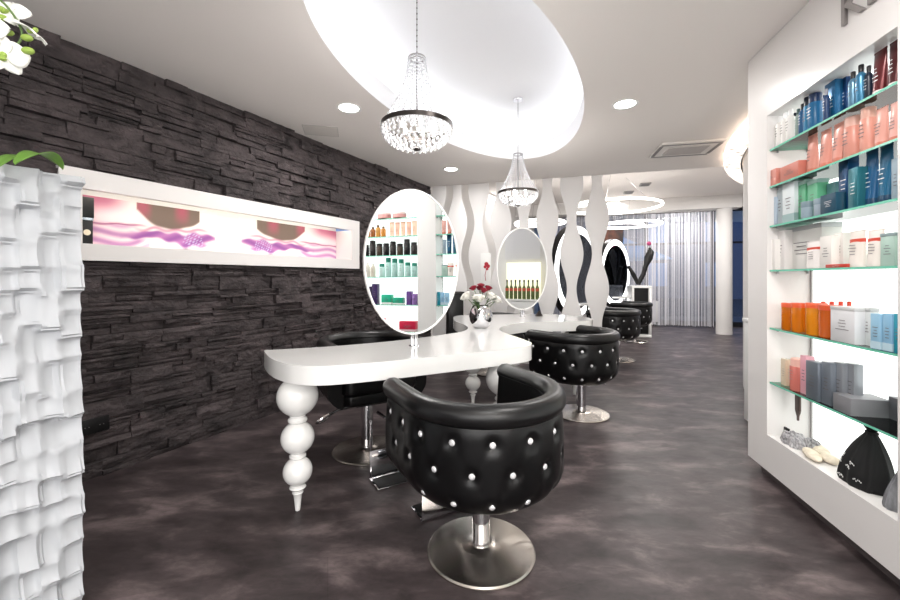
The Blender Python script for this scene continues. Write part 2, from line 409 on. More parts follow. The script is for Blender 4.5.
# ------------------------------------------------------------ light niche on the stone wall
t = thing('wall_light_niche', 'long white framed light niche with pink picture set in the dark stone wall', 'wall niche')
mb = MB(); I0, I1, Z0, Z1 = 2.64, 4.968, 1.402, 1.724
def nb(mb, s0, s1, d0, d1, z0, z1, mi=0):
    mb.raw([wl(s0, d0, z0), wl(s1, d0, z0), wl(s1, d1, z0), wl(s0, d1, z0), wl(s0, d0, z1), wl(s1, d0, z1), wl(s1, d1, z1), wl(s0, d1, z1)],
           [(3, 2, 1, 0), (4, 5, 6, 7), (0, 1, 5, 4), (1, 2, 6, 5), (2, 3, 7, 6), (3, 0, 4, 7)], mi)
nb(mb, NS0, NS1, .03, .05, Z1, NZ1); nb(mb, NS0, NS1, -.20, .03, Z1+.032, NZ1); nb(mb, NS0, NS1, -.20, .05, NZ0, Z0)
nb(mb, NS0, I0, -.20, .05, Z0, Z1); nb(mb, I1, NS1, -.20, .05, Z0, Z1)
mb.build('frame', M_cab, t)
mb = MB(); nb(mb, I0, I1, -.195, -.185, Z0, Z1+.032); mb.build('back_panel', M_white, t)
mb = MB(); nb(mb, I0+.02, I1-.02, .012, .026, Z1+.014, Z1+.028); mb.build('light_strip', mat('niche_led', (255, 246, 232), .5, emit=9), t)
# the printed artwork: a mesh grid coloured as a flat print
PU, PV = 260, 44
def sst(a, b2, x): x = max(0, min(1, (x-a)/(b2-a))); return x*x*(3-2*x)
def mixc(c, d, k): return tuple(c[i]+(d[i]-c[i])*k for i in range(3))
def art(u, v):
    if u < .41: m = (.41-u)/.41
    elif u > .49: m = (u-.49)/.51*.97
    else: return (250, 240, 228)
    c = (250, 238, 232)
    c = mixc(c, (247, 214, 222), sst(.4, .9, m)*.7)
    ws = .03*math.sin(m*17)+.02*math.sin(m*41)
    low = .62-.45*sst(.0, .35, m)*(1-sst(.35, .62, m)) if m < .62 else 1.2
    if .15 < m < .60:
        bot = .50+.34*abs((m-.36)/.24)**2.2
        k = sst(bot-.03, bot+.03, v+ws*.5)
        d = mixc((112, 96, 86), (176, 84, 104), max(0, math.sin(m*23+1.2))*sst(.5, .95, v)*.9)
        c = mixc(c, d, k)
    if m > .62:
        k = sst(.62, .98, v-.35*(.8-m))*sst(.62, .8, m); c = mixc(c, (186, 98, 128), k*.9)
    # hand ribbon, purple band
    bw = .15+.06*math.sin(m*9)
    yc = .27+.09*m+ws
    if m < .70 and m > .02:
        fe = sst(.02, .10, m+.05*math.sin(v*21))*sst(.70, .58, m+.04*math.sin(v*17+1)); c = mixc(c, mixc((150, 88, 160), (186, 120, 180), .5+.5*math.sin(m*31+v*22)), fe*sst(bw, bw*.5, abs(v-yc+.02*math.sin(m*53))))
    if m < .66: c = mixc(c, (200, 112, 146), .7*sst(.04, .16, m)*sst(.66, .5, m)*sst(.055, .0, abs(v-yc-bw-.03+.02*math.sin(m*37))))
    if m >= .52:
        fz = sst(.52, .66, m+.06*math.sin(v*13))
        st = .5+.5*math.sin((v*1.3+m*.9+.15*math.sin(m*12))*24)
        c = mixc(c, (176, 112, 172), sst(.55, .40, v)*st*.8*fz)
        c = mixc(c, (160, 78, 120), sst(.03, 0, abs(v-.50+.08*(m-.6)+ws*.4))*fz)
    if .10 < m < .42: c = mixc(c, (92, 80, 96), sst(.085-.5*abs(m-.26), .04-.5*abs(m-.26), v))
    if ((m-.2)/.08)**2+((v-.26)/.2)**2 < 1 and (math.sin(u*900+v*37)*math.sin(v*71+u*300)) > .35: c = mixc(c, (205, 205, 235), .8)
    return c
mb = MB(); mb.grid(lambda u, v: wl(I0+(I1-I0)*u, -.182, Z0+(Z1-Z0)*v), PU, PV, smooth=False)
M_art = mat('art_print', (255, 255, 255), .5); N, L, b = nodes(M_art); vc = N.new('ShaderNodeVertexColor'); vc.layer_name = 'print'
L.new(vc.outputs[0], b.inputs['Base Color'])
o = mb.build('printed_picture', M_art, t, recalc=False); me = o.data
ca = me.color_attributes.new('print', 'FLOAT_COLOR', 'POINT')
for i in range(PU+1):
    for j in range(PV+1): ca.data[i*(PV+1)+j].color = lin(tuple(max(0, min(255, x)) for x in art(i/PU, j/PV)))
# black bottle standing in the niche
pp = wl(2.70, -.085, Z0)
t = thing('display_box', 'black bottle box with a round white label at the left end of the light niche', 'box', pp, math.atan2(WD.y, WD.x))
MB().box(-.03, .03, -.03, .03, 0, .15).build('body', M_black, t, bevel=.003)
MB().box(-.034, .034, -.034, .034, .165, .29).build('lid', M_black, t, bevel=.003)
MB().box(-.031, .031, -.031, .031, .15, .165).build('band', M_chrome, t)
MB().cyl(.018, 0, .002, 20, M=Matrix.Translation((0, -.0305, .075)) @ Matrix.Rotation(PI/2, 4, 'X')).build('label', mat('cream_label', (238, 226, 200), .5), t)
MB().cyl(.016, 0, .002, 20, M=Matrix.Translation((.031, 0, .075)) @ Matrix.Rotation(PI/2, 4, 'Y')).build('label', mat('cream_label'), t)
# power socket low on the stone wall
pp = wl(2.695, .038, .322)
t = thing('power_socket', 'black double socket plate low on the dark stone wall', 'socket', pp, math.atan2(WN.y, WN.x)-PI/2+PI)
MB().box(-.075, .075, 0, .014, -.045, .045).build('plate', M_black, t, bevel=.003)
for sx in (-.035, .035):
    mb = MB(); 
    for k in (-.009, .009): mb.cyl(.0028, .0, .003, 8, M=Matrix.Translation((sx+k, .014, 0)) @ Matrix.Rotation(-PI/2, 4, 'X'))
    mb.build('outlet', M_grey, t)
for o in list(t.children): pass
t.rotation_euler = (0, 0, math.atan2(WN.y, WN.x)-PI/2)

# ------------------------------------------------------------ manicure table
def catmull(P, n=8, closed=True):
    out = []; m = len(P)
    for i in range(m):
        p0, p1, p2, p3 = P[i-1], P[i], P[(i+1) % m], P[(i+2) % m]
        for k in range(n):
            t_ = k/n
            out.append(tuple(.5*((2*p1[j])+(-p0[j]+p2[j])*t_+(2*p0[j]-5*p1[j]+4*p2[j]-p3[j])*t_**2+(-p0[j]+3*p1[j]-3*p2[j]+p3[j])*t_**3) for j in range(2)))
    return out
segs = [
 [(-1.075, 2.31), (-.97, 2.14), (-.87, 2.02), (-.75, 1.93), (-.60, 1.91), (-.354, 2.00), (-.054, 2.154), (.17, 2.27), (.40, 2.40), (.50, 2.49), (.53, 2.60)],
 [(.53, 2.62), (.49, 2.80), (.435, 3.0), (.40, 3.23), (.44, 3.42), (.53, 3.60), (.70, 3.77), (.92, 3.84), (1.137, 3.853), (1.36, 3.93), (1.46, 4.1), (1.45, 4.3), (1.36, 4.45), (1.176, 4.62), (.85, 4.66), (.508, 4.60), (.25, 4.55), (.11, 4.50), (.045, 4.35), (.035, 4.148)],
 [(.035, 4.11), (.055, 3.88), (.13, 3.60), (.15, 3.35), (.10, 3.15), (-.02, 3.0), (-.2, 2.82), (-.45, 2.62), (-.75, 2.45), (-1.075, 2.33)]]
def smooth_open(P, n=6):
    out = []
    for i in range(len(P)-1):
        p0 = P[max(i-1, 0)]; p1 = P[i]; p2 = P[i+1]; p3 = P[min(i+2, len(P)-1)]
        for k in range(n):
            t_ = k/n
            out.append(tuple(.5*((2*p1[j])+(-p0[j]+p2[j])*t_+(2*p0[j]-5*p1[j]+4*p2[j]-p3[j])*t_**2+(-p0[j]+3*p1[j]-3*p2[j]+p3[j])*t_**3) for j in range(2)))
    out.append(P[-1]); return out
poly = []
for sg in segs: poly += smooth_open(sg)
TBL = thing('styling_table', 'glossy white curved double styling table on turned ball legs', 'table')
MB().prism(poly, .687, .78).build('tabletop', M_gloss, TBL)
LP = [(.0, 0), (.012, 0), (.014, .01), (.0175, .05), (.0225, .083), (.026, .088), (.028, .092), (.026, .098), (.018, .102), (.024, .108), (.037, .113), (.042, .120), (.037, .128), (.03, .132)]
def ballprof(zc, r, rn0, rn1):
    a0 = -math.acos(min(1, rn0/r)); a1 = math.acos(min(1, rn1/r)); n = 14
    return [(r*math.cos(a0+(a1-a0)*k/n), zc+r*math.sin(a0+(a1-a0)*k/n)) for k in range(n+1)]
LP += ballprof(.203, .073, .03, .03)+[(.036, .274), (.042, .278), (.042, .286), (.037, .289), (.034, .294)]
LP += ballprof(.376, .084, .034, .034)+[(.042, .457), (.047, .461), (.049, .468), (.047, .475), (.042, .478), (.038, .484)]
LP += ballprof(.590, .1035, .042, .045)+[(.055, .686), (.055, .689)]
leg0 = MB().lathe(LP, 40).build('leg', M_gloss, TBL, loc=(-.788, 2.07, 0))
for x, y in ((.32, 2.43), (.218, 3.80), (1.28, 4.12)):
    l = leg0.copy(); COL.objects.link(l); l.parent = TBL; l.location = (x, y, 0)

# standing oval mirrors
MN = Vector((.545, -.839, 0)); MRZ = math.radians(30.7)
def oval(a, c, n=64): return [(a*math.cos(2*PI*k/n), c*math.sin(2*PI*k/n)) for k in range(n)]
def make_mirror():
    t = thing('oval_mirror', '', 'mirror')
    RX = Matrix.Translation((0, 0, .52)) @ Matrix.Rotation(PI/2, 4, 'X')
    mb = MB(); n = 64
    A, C = .322, .448
    prof = [(0, .011), (.010, .011), (.010, -.011), (0, -.011)]
    for d, y in prof:
        for k in range(n): mb.v.append(RX @ Vector(((A-.010+d)*math.cos(2*PI*k/n), (C-.010+d)*math.sin(2*PI*k/n), y)))
    for j in range(4):
        for k in range(n): mb.f.append([j*n+k, j*n+(k+1) % n, ((j+1) % 4)*n+(k+1) % n, ((j+1) % 4)*n+k]); mb.mi.append(0); mb.sm.append(True)
    mb.build('frame', M_white, t)
    MB().prism(oval(A-.009, C-.009), -.006, .006, M=RX).build('mirror_glass', M_mirror, t)
    MB().cyl(.011, .004, .085, 16, x=-.013).cyl(.011, .004, .085, 16, x=.013).build('post', M_chrome, t)
    MB().lathe([(.034, 0), (.034, .003), (.030, .006), (0, .006)], 24).build('foot', M_chrome, t)
    return t
m1 = make_mirror(); placed(m1, (-.222, 2.47, .78), MRZ, 'large oval mirror on the near end of the white table, reflecting the product shelves', 'oval table mirrors'); m1.rotation_euler = (-.007, 0, MRZ)
m2 = dup(m1); placed(m2, (.79, 4.36, .78), math.radians(22), 'smaller-looking oval mirror on the far end of the white table before the wavy panels', 'oval table mirrors')

# ------------------------------------------------------------ salon chairs
R0 = .345; AL = .25
PLEN = PI*R0+2*AL
def pathp(s, R):      # s in metres along the nominal path, left arm tip -> back -> right arm tip ; opening towards +y
    if s < AL: return Vector((-R, AL-s, 0)), Vector((-1, 0, 0))
    if s > AL+PI*R0: return Vector((R, s-AL-PI*R0, 0)), Vector((1, 0, 0))
    a = PI+(s-AL)/R0
    d = Vector((math.cos(a), math.sin(a), 0)); return d*R, d
ZB, ZT = .310, .70
STUDS = []
sp = .152
for r_, z_ in enumerate((.602, .490, .373)):
    n_st = 11 if r_ % 2 == 0 else 10
    for k in range(n_st): STUDS.append((PLEN/2+(k-(n_st-1)/2)*sp, z_))
STUDS = [q_ for q_ in STUDS if .02 < q_[0] < PLEN-.02]
def bulge(z):
    v = (z-ZB)/(ZT-ZB)
    return -.085*(1-min(1, v/.30))**2.4+.008*math.sin(PI*v)-.012*sst(.8, 1, v)
def outer_pt(s, z, dimple=True):
    o_ = bulge(z)
    if dimple:
        for q_ in STUDS:
            ds = s-q_[0]; dz = z-q_[1]; r2 = ds*ds+dz*dz
            if r2 < .012:
                o_ -= .015*math.exp(-r2/(2*.017**2))
                
        # shallow diamond folds between the studs
        a_ = ((s-PLEN/2)/sp+(z-.612)/.234) % 1; b3 = ((s-PLEN/2)/sp-(z-.612)/.234) % 1
        if .34 < z < .64: o_ -= .0014*(math.exp(-(min(a_, 1-a_)/.07)**2)+math.exp(-(min(b3, 1-b3)/.07)**2))
    p, d = pathp(s, R0+o_); return p, d
def make_chair():
    t = thing('salon_chair', '', 'chair')
    NU, NVo = 150, 34
    mb = MB(); TH = .075
    # closed cross-section swept along the path: outside up, inside down
    def P(u, v):
        s = u*PLEN
        if v <= .6:
            z = ZB+(ZT-ZB)*(v/.6); p, d = outer_pt(s, z)
        else:
            k = (v-.6)/.4; z = ZT-(ZT-ZB-.02)*k; p, d = pathp(s, R0-TH-.03*k)
        return (p.x, p.y, z)
    mb.grid(P, NU, 54, smooth=True)
    W = 55
    mb.f.append([j for j in range(W)]); mb.f.append([NU*W+j for j in reversed(range(W))])
    for i in range(NU): mb.f.append([i*W, (i+1)*W, (i+1)*W+W-1, i*W+W-1])
    for _ in range(NU+2): mb.mi.append(0); mb.sm.append(True)
    mb.build('shell', M_leather, t, angle=50)
    # padded roll
    pts = []; n = 60; rr = []
    for i in range(n+1):
        s = PLEN*i/n; p, d = pathp(s, R0-.028); pts.append((p.x, p.y, .698)); rr.append(.046)
    a, b2 = Vector(pts[0]), Vector(pts[-1])
    pre = [(a+Vector((0, .047*math.sin(q_), -.03*math.sin(q_)**2)), max(.004, .047*math.cos(q_))) for q_ in (1.5, 1.2, .9, .6, .3)]
    post = [(b2+Vector((0, .047*math.sin(q_), -.03*math.sin(q_)**2)), max(.004, .047*math.cos(q_))) for q_ in (.3, .6, .9, 1.2, 1.5)]
    pts = [p for p, _ in pre]+[Vector(p) for p in pts]+[p for p, _ in post]; rr = [r for _, r in pre]+rr+[r for _, r in post]
    MB().tube(pts, rr, 18).build('armrest_roll', M_roll, t, angle=60)
    # seat
    mb = MB(); out = []
    for k in range(25):
        a_ = PI+PI*k/24; out.append((.262*math.cos(a_), .262*math.sin(a_)))
    out += [(.262, .27), (.225, .31), (-.225, .31), (-.262, .27)]
    mb.prism(out, .40, .515); mb.build('seat', M_leather, t, bevel=.028, seg=4)
    mb = MB(); out2 = [(x*.96, y*.94) for x, y in out]; mb.prism(out2, .33, .40); mb.build('seat_base', M_leather, t, bevel=.01)
    # studs
    st = None
    for s_, z_ in STUDS:
        p, d = outer_pt(s_, z_); p0, _ = outer_pt(s_, z_-.01, False); p1, _ = outer_pt(s_, z_+.01, False)
        loc = (p.x, p.y, z_)
        if st is None:
            st = MB().lathe([(.0095, -.003), (.0132, .002), (.0115, .006), (.007, .0095), (0, .0105)], 10, smooth=False).build('crystal_stud', M_crystal, t, angle=10)
            o_ = st
        else: o_ = st.copy(); COL.objects.link(o_); o_.parent = t
        slope = math.atan2((bulge(z_+.01)-bulge(z_-.01)), .02)
        nrm = Vector((d.x*math.cos(slope), d.y*math.cos(slope), -math.sin(slope)))
        o_.location = loc; o_.rotation_euler = nrm.to_track_quat('Z', 'Y').to_euler()
    # column, base, lever
    MB().lathe([(0, .02), (.040, .02), (.040, .19), (.044, .192), (.044, .33), (0, .33)], 32).build('gas_column', M_chrome, t, angle=30)
    MB().lathe([(0, 0), (.228, 0), (.236, .004), (.236, .010), (.230, .0155), (.18, .02), (.09, .027), (.052, .034), (.046, .038), (0, .038)], 96).build('base_plate', M_steel, t, angle=30)
    MB().box(-.11, .11, -.10, .12, .318, .332).build('mounting_plate', M_black, t, bevel=.004)
    lv = MB().tube([(.03, -.0, .295), (.12, -.01, .292), (.20, -.02, .278), (.25, -.03, .255)], [.009, .009, .009, .008], 10).build('pump_lever', M_black, t)
    mb = MB().tube([(.225, -.045, .262), (.285, -.055, .232), (.325, -.052, .214), (.335, -.03, .210), (.32, -.008, .217), (.275, -.006, .236), (.228, -.02, .262)], .0065, 8)
    mb.build('foot_pedal', M_chrome, lv)
    for k_ in list(t.children):
        if k_.name.split('.')[0] in ('gas_column', 'base_plate', 'mounting_plate', 'pump_lever'): k_.location.y -= .05
    # footrest: bent mirror sheet with a rubber plate
    fr = MB()
    fr.box(-.15, .15, .300, .306, .012, .175); fr.box(-.15, .15, .300, .44, .006, .012)
    fr.box(-.15, -.138, .297, .309, .175, .36); fr.box(.138, .15, .297, .309, .175, .36)
    fr = fr.build('footrest', M_chrome, t, bevel=.002)
    MB().box(-.14, .14, .32, .435, .0125, .018).build('rubber_pad', M_rubber, fr, bevel=.002)
    MB().tube([(0, .03, .30), (0, .2, .31), (0, .30, .17)], .012, 10).build('footrest_arm', M_chrome, t)
    return t
ch = make_chair(); CG = 'round black salon chairs'
placed(ch, (.136, 1.762, 0), math.radians(28), 'black studded tub chair in the foreground, seen from behind in front of the white table', CG)
for loc, rz, lb in (((-.60, 2.94, 0), 210, 'black tub chair behind the near end of the white table, facing the camera'),
                    ((1.125, 3.565, 0), 41, 'black studded tub chair at the right side of the table, standing before the far mirror'),
                    ((.55, 5.02, 0), 213, 'black tub chair behind the far end of the table, mostly hidden by it'),
                    ((2.42, 5.9, 0), 50, 'black studded tub chair just past the free end of the wavy screen'),
                    ((3.46, 7.62, 0), 50, 'farthest black studded tub chair beside the lit mirror and the curtain')):
    c_ = placed(dup(ch), loc, math.radians(rz), lb, CG)
    if rz == 210:            # this one is pumped up higher
        for k_ in c_.children:
            n_0 = k_.name.split('.')[0]
            if n_0 == 'gas_column': k_.scale = (1, 1, 1.10)
            if n_0 in ('gas_column', 'base_plate', 'mounting_plate', 'pump_lever'): k_.location += Vector((.06, .20, 0))
            if n_0 in ('footrest', 'footrest_arm'): k_.location += Vector((.03, .26, 0))
            if n_0 not in ('base_plate', 'footrest', 'footrest_arm', 'gas_column'): k_.location.z += .03

for k_ in ch.children:
    if k_.name.split('.')[0] in ('gas_column', 'base_plate', 'mounting_plate', 'pump_lever'): k_.location.y += .05

# ------------------------------------------------------------ vase with roses
VX, VY, VZ = .26, 3.37, .78
t = thing('flower_vase', 'mirror-silver round vase holding roses on the neck of the white table', 'vase', (VX, VY, VZ))
MB().lathe([(0, 0), (.035, 0), (.05, .004), (.078, .03), (.094, .065), (.098, .10), (.092, .135), (.080, .165), (.068, .188), (.064, .19), (.066, .18), (.078, .16), (.089, .13), (.094, .10), (.090, .07), (.07, .03), (0, .02)], 48).build('body', M_chrome, t, angle=60)
M_rosew = mat('rose_white', (240, 238, 230), .6); M_roser = mat('flower_burgundy', (140, 26, 48), .6)
M_leaf = mat('leaf_green', (74, 106, 58), .5); M_stemg = mat('stem_green', (96, 124, 70), .5)
def leaf_mesh(Lg, Wd, bend=.25, name='leaf', m=None, parent=None, fold=.15):
    mb = MB()
    def P(u, v):
        x = Lg*u; w_ = Wd*math.sin(PI*min(1, u*.96+.02))**.75*(v-.5)*2
        return (x, w_, -bend*Lg*u*u+abs(w_)*fold)
    mb.grid(P, 14, 6); return mb.build(name, m or M_leaf, parent, solid=.0012)
def make_rose(r, m, nm='rose', petals=16):
    t = thing(nm, '', 'flower')
    mb = MB().sphere((0, 0, 0), r*.38, 10, 8, sc=(1, 1, 1.1)); mb.build('bud', m, t)
    for k in range(petals):
        ring = k/petals; a = k*2.4; rad = r*(.25+.62*ring); hgt = r*(.62-.35*ring); tilt = .15+.85*ring
        mb = MB()
        def P(u, v):
            th = (u-.5)*1.9; rr = rad*(.55+.45*v)+r*.18*tilt*v*v*1.5
            z = -r*.5+(hgt+r*.5)*v-r*.25*tilt*v*v*abs(u-.5)*1.2
            return (rr*math.cos(th+a), rr*math.sin(th+a), z)
        mb.grid(P, 7, 5); mb.build('petal', m, t, solid=.0015)
    MB().tube([(0, 0, -r*.4), (0, 0, -.10)], .003, 6).build('stem', M_stemg, t)
    return t
r0 = make_rose(.052, M_rosew)
RL = ['white rose at the front centre of the silver vase', 'white rose on the left side of the silver vase', 'white rose on the right side of the silver vase, behind the front one', 'white rose at the back of the silver vase']
for (dx, dy, dz, rx, ry), lb in zip(((-.02, -.06, .25, .5, -.1), (-.125, -.01, .265, .25, -.7), (.085, .0, .27, .1, .55), (.14, .05, .235, -.1, .8)), RL):
    o = r0 if lb == RL[0] else dup(r0)
    o.location = (VX+dx, VY+dy, VZ+dz); o.rotation_euler = (rx, ry, 0); o['label'] = lb; o['group'] = 'white roses in the silver vase'
r1 = make_rose(.034, M_roser, 'red_flower', 12)
RL2 = ['burgundy flower at the left of the red cluster above the vase', 'burgundy flower topping the middle of the red cluster above the vase', 'burgundy flower at the right of the red cluster above the vase',
       'burgundy flower low at the front of the red cluster', 'burgundy flower at the back of the red cluster']
for (dx, dy, dz), lb in zip(((-.065, -.005, .335), (.0, .0, .355), (.065, .01, .335), (.02, -.035, .318), (-.01, .045, .335)), RL2):
    o = r1 if lb == RL2[0] else dup(r1)
    o.location = (VX+dx, VY+dy, VZ+dz); o.rotation_euler = (dy*-5+.3, dx*6, dx*20); o['label'] = lb; o['group'] = 'burgundy flowers in the silver vase'
t = thing('leaf_sprig', 'green leaves between the roses in the silver vase', 'foliage', (VX, VY, VZ+.12))
MB().tube([(0, 0, -.08), (-.03, -.02, .04), (-.06, -.03, .15)], .004, 6).build('stem', M_stemg, t)
for k in range(11):
    l = leaf_mesh(.09, .022, .5, parent=t); a = k*2.1; l.location = (.045*math.cos(a), .045*math.sin(a), .06+.02*(k % 4)); l.rotation_euler = (0, -.9+.12*(k % 3), a)

# ------------------------------------------------------------ relief partition with orchid
P0 = Vector((-1.285, 1.395, 0)); PW = WD; PN = WN
PT = 1.548; PLn = 1.25
random.seed(11)
cols = []; s = 0
while s < PLn+.1:
    wdt = random.choice([.048, .062, .076]); rows = []; z = -random.random()*.12
    while z < PT+.2:
        hh = random.choice([.07, .09, .11]); rows.append((z, z+hh, random.uniform(-.011, .011), random.uniform(-.010, .010), random.uniform(.004, .014))); z += hh
    cols.append((s, s+wdt, rows)); s += wdt
import bisect
def relief(s, z):
    for c in cols:
        if c[0] <= s < c[1]:
            for r in c[2]:
                if r[0] <= z < r[1]:
                    u = (s-c[0])/(c[1]-c[0])*2-1; v = (z-r[0])/(r[1]-r[0])*2-1
                    return r[2]*1.5+r[3]*1.5*u+.013*v*v+.009*u*u-(r[4]*.9+.002)*v
    return 0
def relief_s(s, z):
    k = .005; return (relief(s, z)*2+sum(relief(s+a*k, z+b2*k) for a in (-1.6, 0, 1.6) for b2 in (-1.6, 0, 1.6)))/11
mb = MB(); NSX, NZX = 230, 290
def RP(u, v):
    s = u*PLn; z = v*PT; d = relief_s(s, z)
    p = P0-PW*s+PN*d; return (p.x, p.y, z)
mb.grid(RP, NSX, NZX)
W = NZX+1; o1 = len(mb.v); ring = [j for j in range(W)]+[i*W+NZX for i in range(1, NSX+1)]+[NSX*W+j for j in range(NZX-1, -1, -1)]+[i*W for i in range(NSX-1, 0, -1)]
TK = .24
for i in ring:
    p = mb.v[i]; dd = (p-P0).dot(PN); q_ = p-PN*(dd+TK); mb.v.append(q_)
nn = len(ring)
for i in range(nn): mb.f.append([ring[i], ring[(i+1) % nn], o1+(i+1) % nn, o1+i]); mb.mi.append(0); mb.sm.append(False)
mb.f.append([o1+i for i in range(nn)]); mb.mi.append(0); mb.sm.append(False)
o = mb.build('relief_partition', M_relief, angle=50); tag(o, 'white partition with carved wavy relief tiles at the left edge, orchid on top', 'partition')
OB = P0-PW*.30-PN*.12
t = thing('potted_orchid', 'white orchid with green buds and leaves in a low pot on the relief partition', 'plant', (OB.x, OB.y, PT+.0005))
MB().lathe([(0, 0), (.055, 0), (.07, .03), (.072, .05), (.066, .05), (.062, .035), (0, .03)], 28).build('pot', M_white, t)
M_oleaf = mat('orchid_leaf', (106, 150, 60), .35); M_opet = mat('orchid_petal', (244, 244, 238), .5); M_obud = mat('orchid_bud_green', (150, 176, 80), .5)
def ow(px, py, Y): return Vector(((px-450)/400*Y, Y, 1.2-(py-278)/400*Y))-Vector((OB.x, OB.y, PT))
for a, b2, wd_, up in ((ow(15, 165, 1.16), ow(63, 170, 1.36), .030, .035), (ow(-5, 170, 1.12), ow(20, 157, 1.25), .016, .012), (ow(-30, 160, 1.0), ow(-70, 150, .9), .03, .03)):
    mb = MB(); d = b2-a; sd = Vector((d.y, -d.x, 0)).normalized()
    mb.grid(lambda u, v: tuple(a+d*u+Vector((0, 0, up*math.sin(PI*u)*1.2))+sd*(wd_*math.sin(PI*(u*.97+.02))**.7*(v-.5)*2)+Vector((0, 0, abs(v-.5)*wd_*.6))), 16, 6)
    mb.build('leaf', M_oleaf, t, solid=.0015)
stem_pts = [Vector((0, 0, .03)), Vector((-.07, -.06, .2)), ow(-45, 60, 1.05), ow(-30, -5, 1.06), ow(0, 0, 1.08), ow(22, 32, 1.10), ow(12, 52, 1.10)]
sm = []
for i in range(len(stem_pts)-1):
    for k in range(6):
        p0 = stem_pts[max(i-1, 0)]; p1 = stem_pts[i]; p2 = stem_pts[i+1]; p3 = stem_pts[min(i+2, len(stem_pts)-1)]; q_ = k/6
        sm.append(.5*((2*p1)+(p2-p0)*q_+(2*p0-5*p1+4*p2-p3)*q_*q_+(3*p1-p0-3*p2+p3)*q_**3))
MB().tube(sm+[stem_pts[-1]], .0028, 8).build('stem', M_stemg, t)
def orchid(px, py, Y, face, sc=1):
    c = ow(px, py, Y); f = MB()
    root = MB().sphere((0, 0, 0), .008*sc, 8, 6).build('flower', M_obud, t, loc=c)
    root.rotation_euler = Vector(face).to_track_quat('Z', 'Y').to_euler()
    for k in range(5):
        a_ = PI/2+2*PI*k/5; wide = 1 if k in (1, 4) else .62
        Lp = (.046 if wide == 1 else .044)*sc
        mb = MB()
        def P(u, v):
            x = Lp*u; y = Lp*.62*wide*math.sin(PI*(u*.9+.06))**.8*(v-.5)*2
            z = .012*u*sc-.018*u*u*sc+.004*math.sin(v*7)*u*sc
            return (x*math.cos(a_)-y*math.sin(a_), x*math.sin(a_)+y*math.cos(a_), z)
        mb.grid(P, 10, 8); mb.build('petal', M_opet, root, solid=.001)
    MB().sphere((0, -.008*sc, .010*sc), .008*sc, 8, 6, sc=(1, .8, 1.2)).build('lip', M_obud, root)
orchid(6, 12, 1.10, (.3, -.8, .4), 1.1); orchid(30, 31, 1.10, (.5, .2, .9), .9); orchid(3, 55, 1.08, (.5, -.6, -.3), 1.15); orchid(-15, 30, 1.06, (.2, -.9, .1), 1.1)
for px, py, dx in ((9, 33, .012), (27, 38, .014), (28, 51, .015), (2, 18, .013)):
    c = ow(px, py, 1.09); MB().sphere((0, 0, 0), dx*.72, 10, 8, sc=(1.5, 1, .9)).build('bud', M_obud, t, loc=c)

# ------------------------------------------------------------ product cabinet
def cab(t_, d, z): p = C0-UD*t_+VD*d; return Vector((p.x, p.y, z))
CB = thing('product_cabinet', 'tall white built-in cabinet with two backlit bays of glass shelves along the right wall', 'cabinet', (C0.x, C0.y, 0), CRZ)
BAYS = ((.2095, 1.06), (1.285, 2.35)); CL = 2.9; CZ0, CZ1, CT = .077, H-.002, 2.144
NZ = .287; CD = .222
M_rev = mat('cabinet_inner_white', (240, 238, 234), .45)
mb = MB(); TF = .042
edges = [0, BAYS[0][0], BAYS[0][1], BAYS[1][0], BAYS[1][1], CL]
for i in (0, 2, 4): mb.box(edges[i], edges[i+1], 0, CD+.04, CZ0, CZ1)
for i in (1, 3):
    mb.box(edges[i], edges[i+1], 0, CD+.04, CZ0, NZ); mb.box(edges[i], edges[i+1], 0, CD+.04, CT, CZ1)
mb.build('carcass', M_cab, CB)
MB().box(.03, CL, .06, CD, 0, CZ0).build('plinth', mat('plinth_dark', (88, 80, 80), .5), CB)
SZ = (1.946, 1.731, 1.503, 1.247, .912, .597)
shelf_obs = []
for a, b2 in BAYS:
    MB().box(a, b2, CD, CD+.03, NZ, CT).build('back_panel', M_back, CB)
    for d_ in (.02, .20): 
        pass
    for x_ in (a+.005, b2-.013): MB().box(x_, x_+.008, CD-.008, CD, NZ, CT).build('shelf_rail', M_grey, CB)
    for z_ in SZ:
        mb = MB(); x0, x1, y0, y1, z0, z1 = a+.002, b2-.002, .012, CD-.012, z_-.010, z_
        v = [(x0, y0, z0), (x1, y0, z0), (x1, y1, z0), (x0, y1, z0), (x0, y0, z1), (x1, y0, z1), (x1, y1, z1), (x0, y1, z1)]
        mb.raw(v, [(3, 2, 1, 0), (4, 5, 6, 7), (2, 3, 7, 6)], 0); mb.raw(v, [(0, 1, 5, 4), (1, 2, 6, 5), (3, 0, 4, 7)], 1)
        mb.build('glass_shelf', [M_glass, M_gedge], CB)
        mb = MB()
        for x_ in (a+.01, b2-.01):
            for y_ in (.05, .2): mb.cyl(.006, z_-.022, z_-.010, 10, x=x_, y=y_)
        mb.build('shelf_pin', M_grey, CB)
    for y_ in (.03,): MB().box(a+.01, b2-.01, CD-.05, CD-.03, CT-.006, CT-.001).build('light_strip', M_led, CB)
# lettering on the cabinet face
cu = bpy.data.curves.new('wall_lettering', 'FONT'); cu.body = 'K\u00c9RASTASE'; cu.size = .21; cu.extrude = .006; cu.space_character = 1.02
tmp = bpy.data.objects.new('tmp', cu); COL.objects.link(tmp); bpy.context.view_layer.update()
me = bpy.data.meshes.new_from_object(tmp.evaluated_get(bpy.context.evaluated_depsgraph_get())); bpy.data.objects.remove(tmp)
me.materials.clear(); me.materials.append(mat('lettering_grey', (150, 145, 143), .4, .3))
o = bpy.data.objects.new('wall_lettering', me); COL.objects.link(o); q_ = cab(.785, -.008, 2.302); o.location = q_; o.rotation_euler = (PI/2, 0, CRZ)
tag(o, 'grey raised capital letters on the white cabinet face above the shelves', 'lettering')

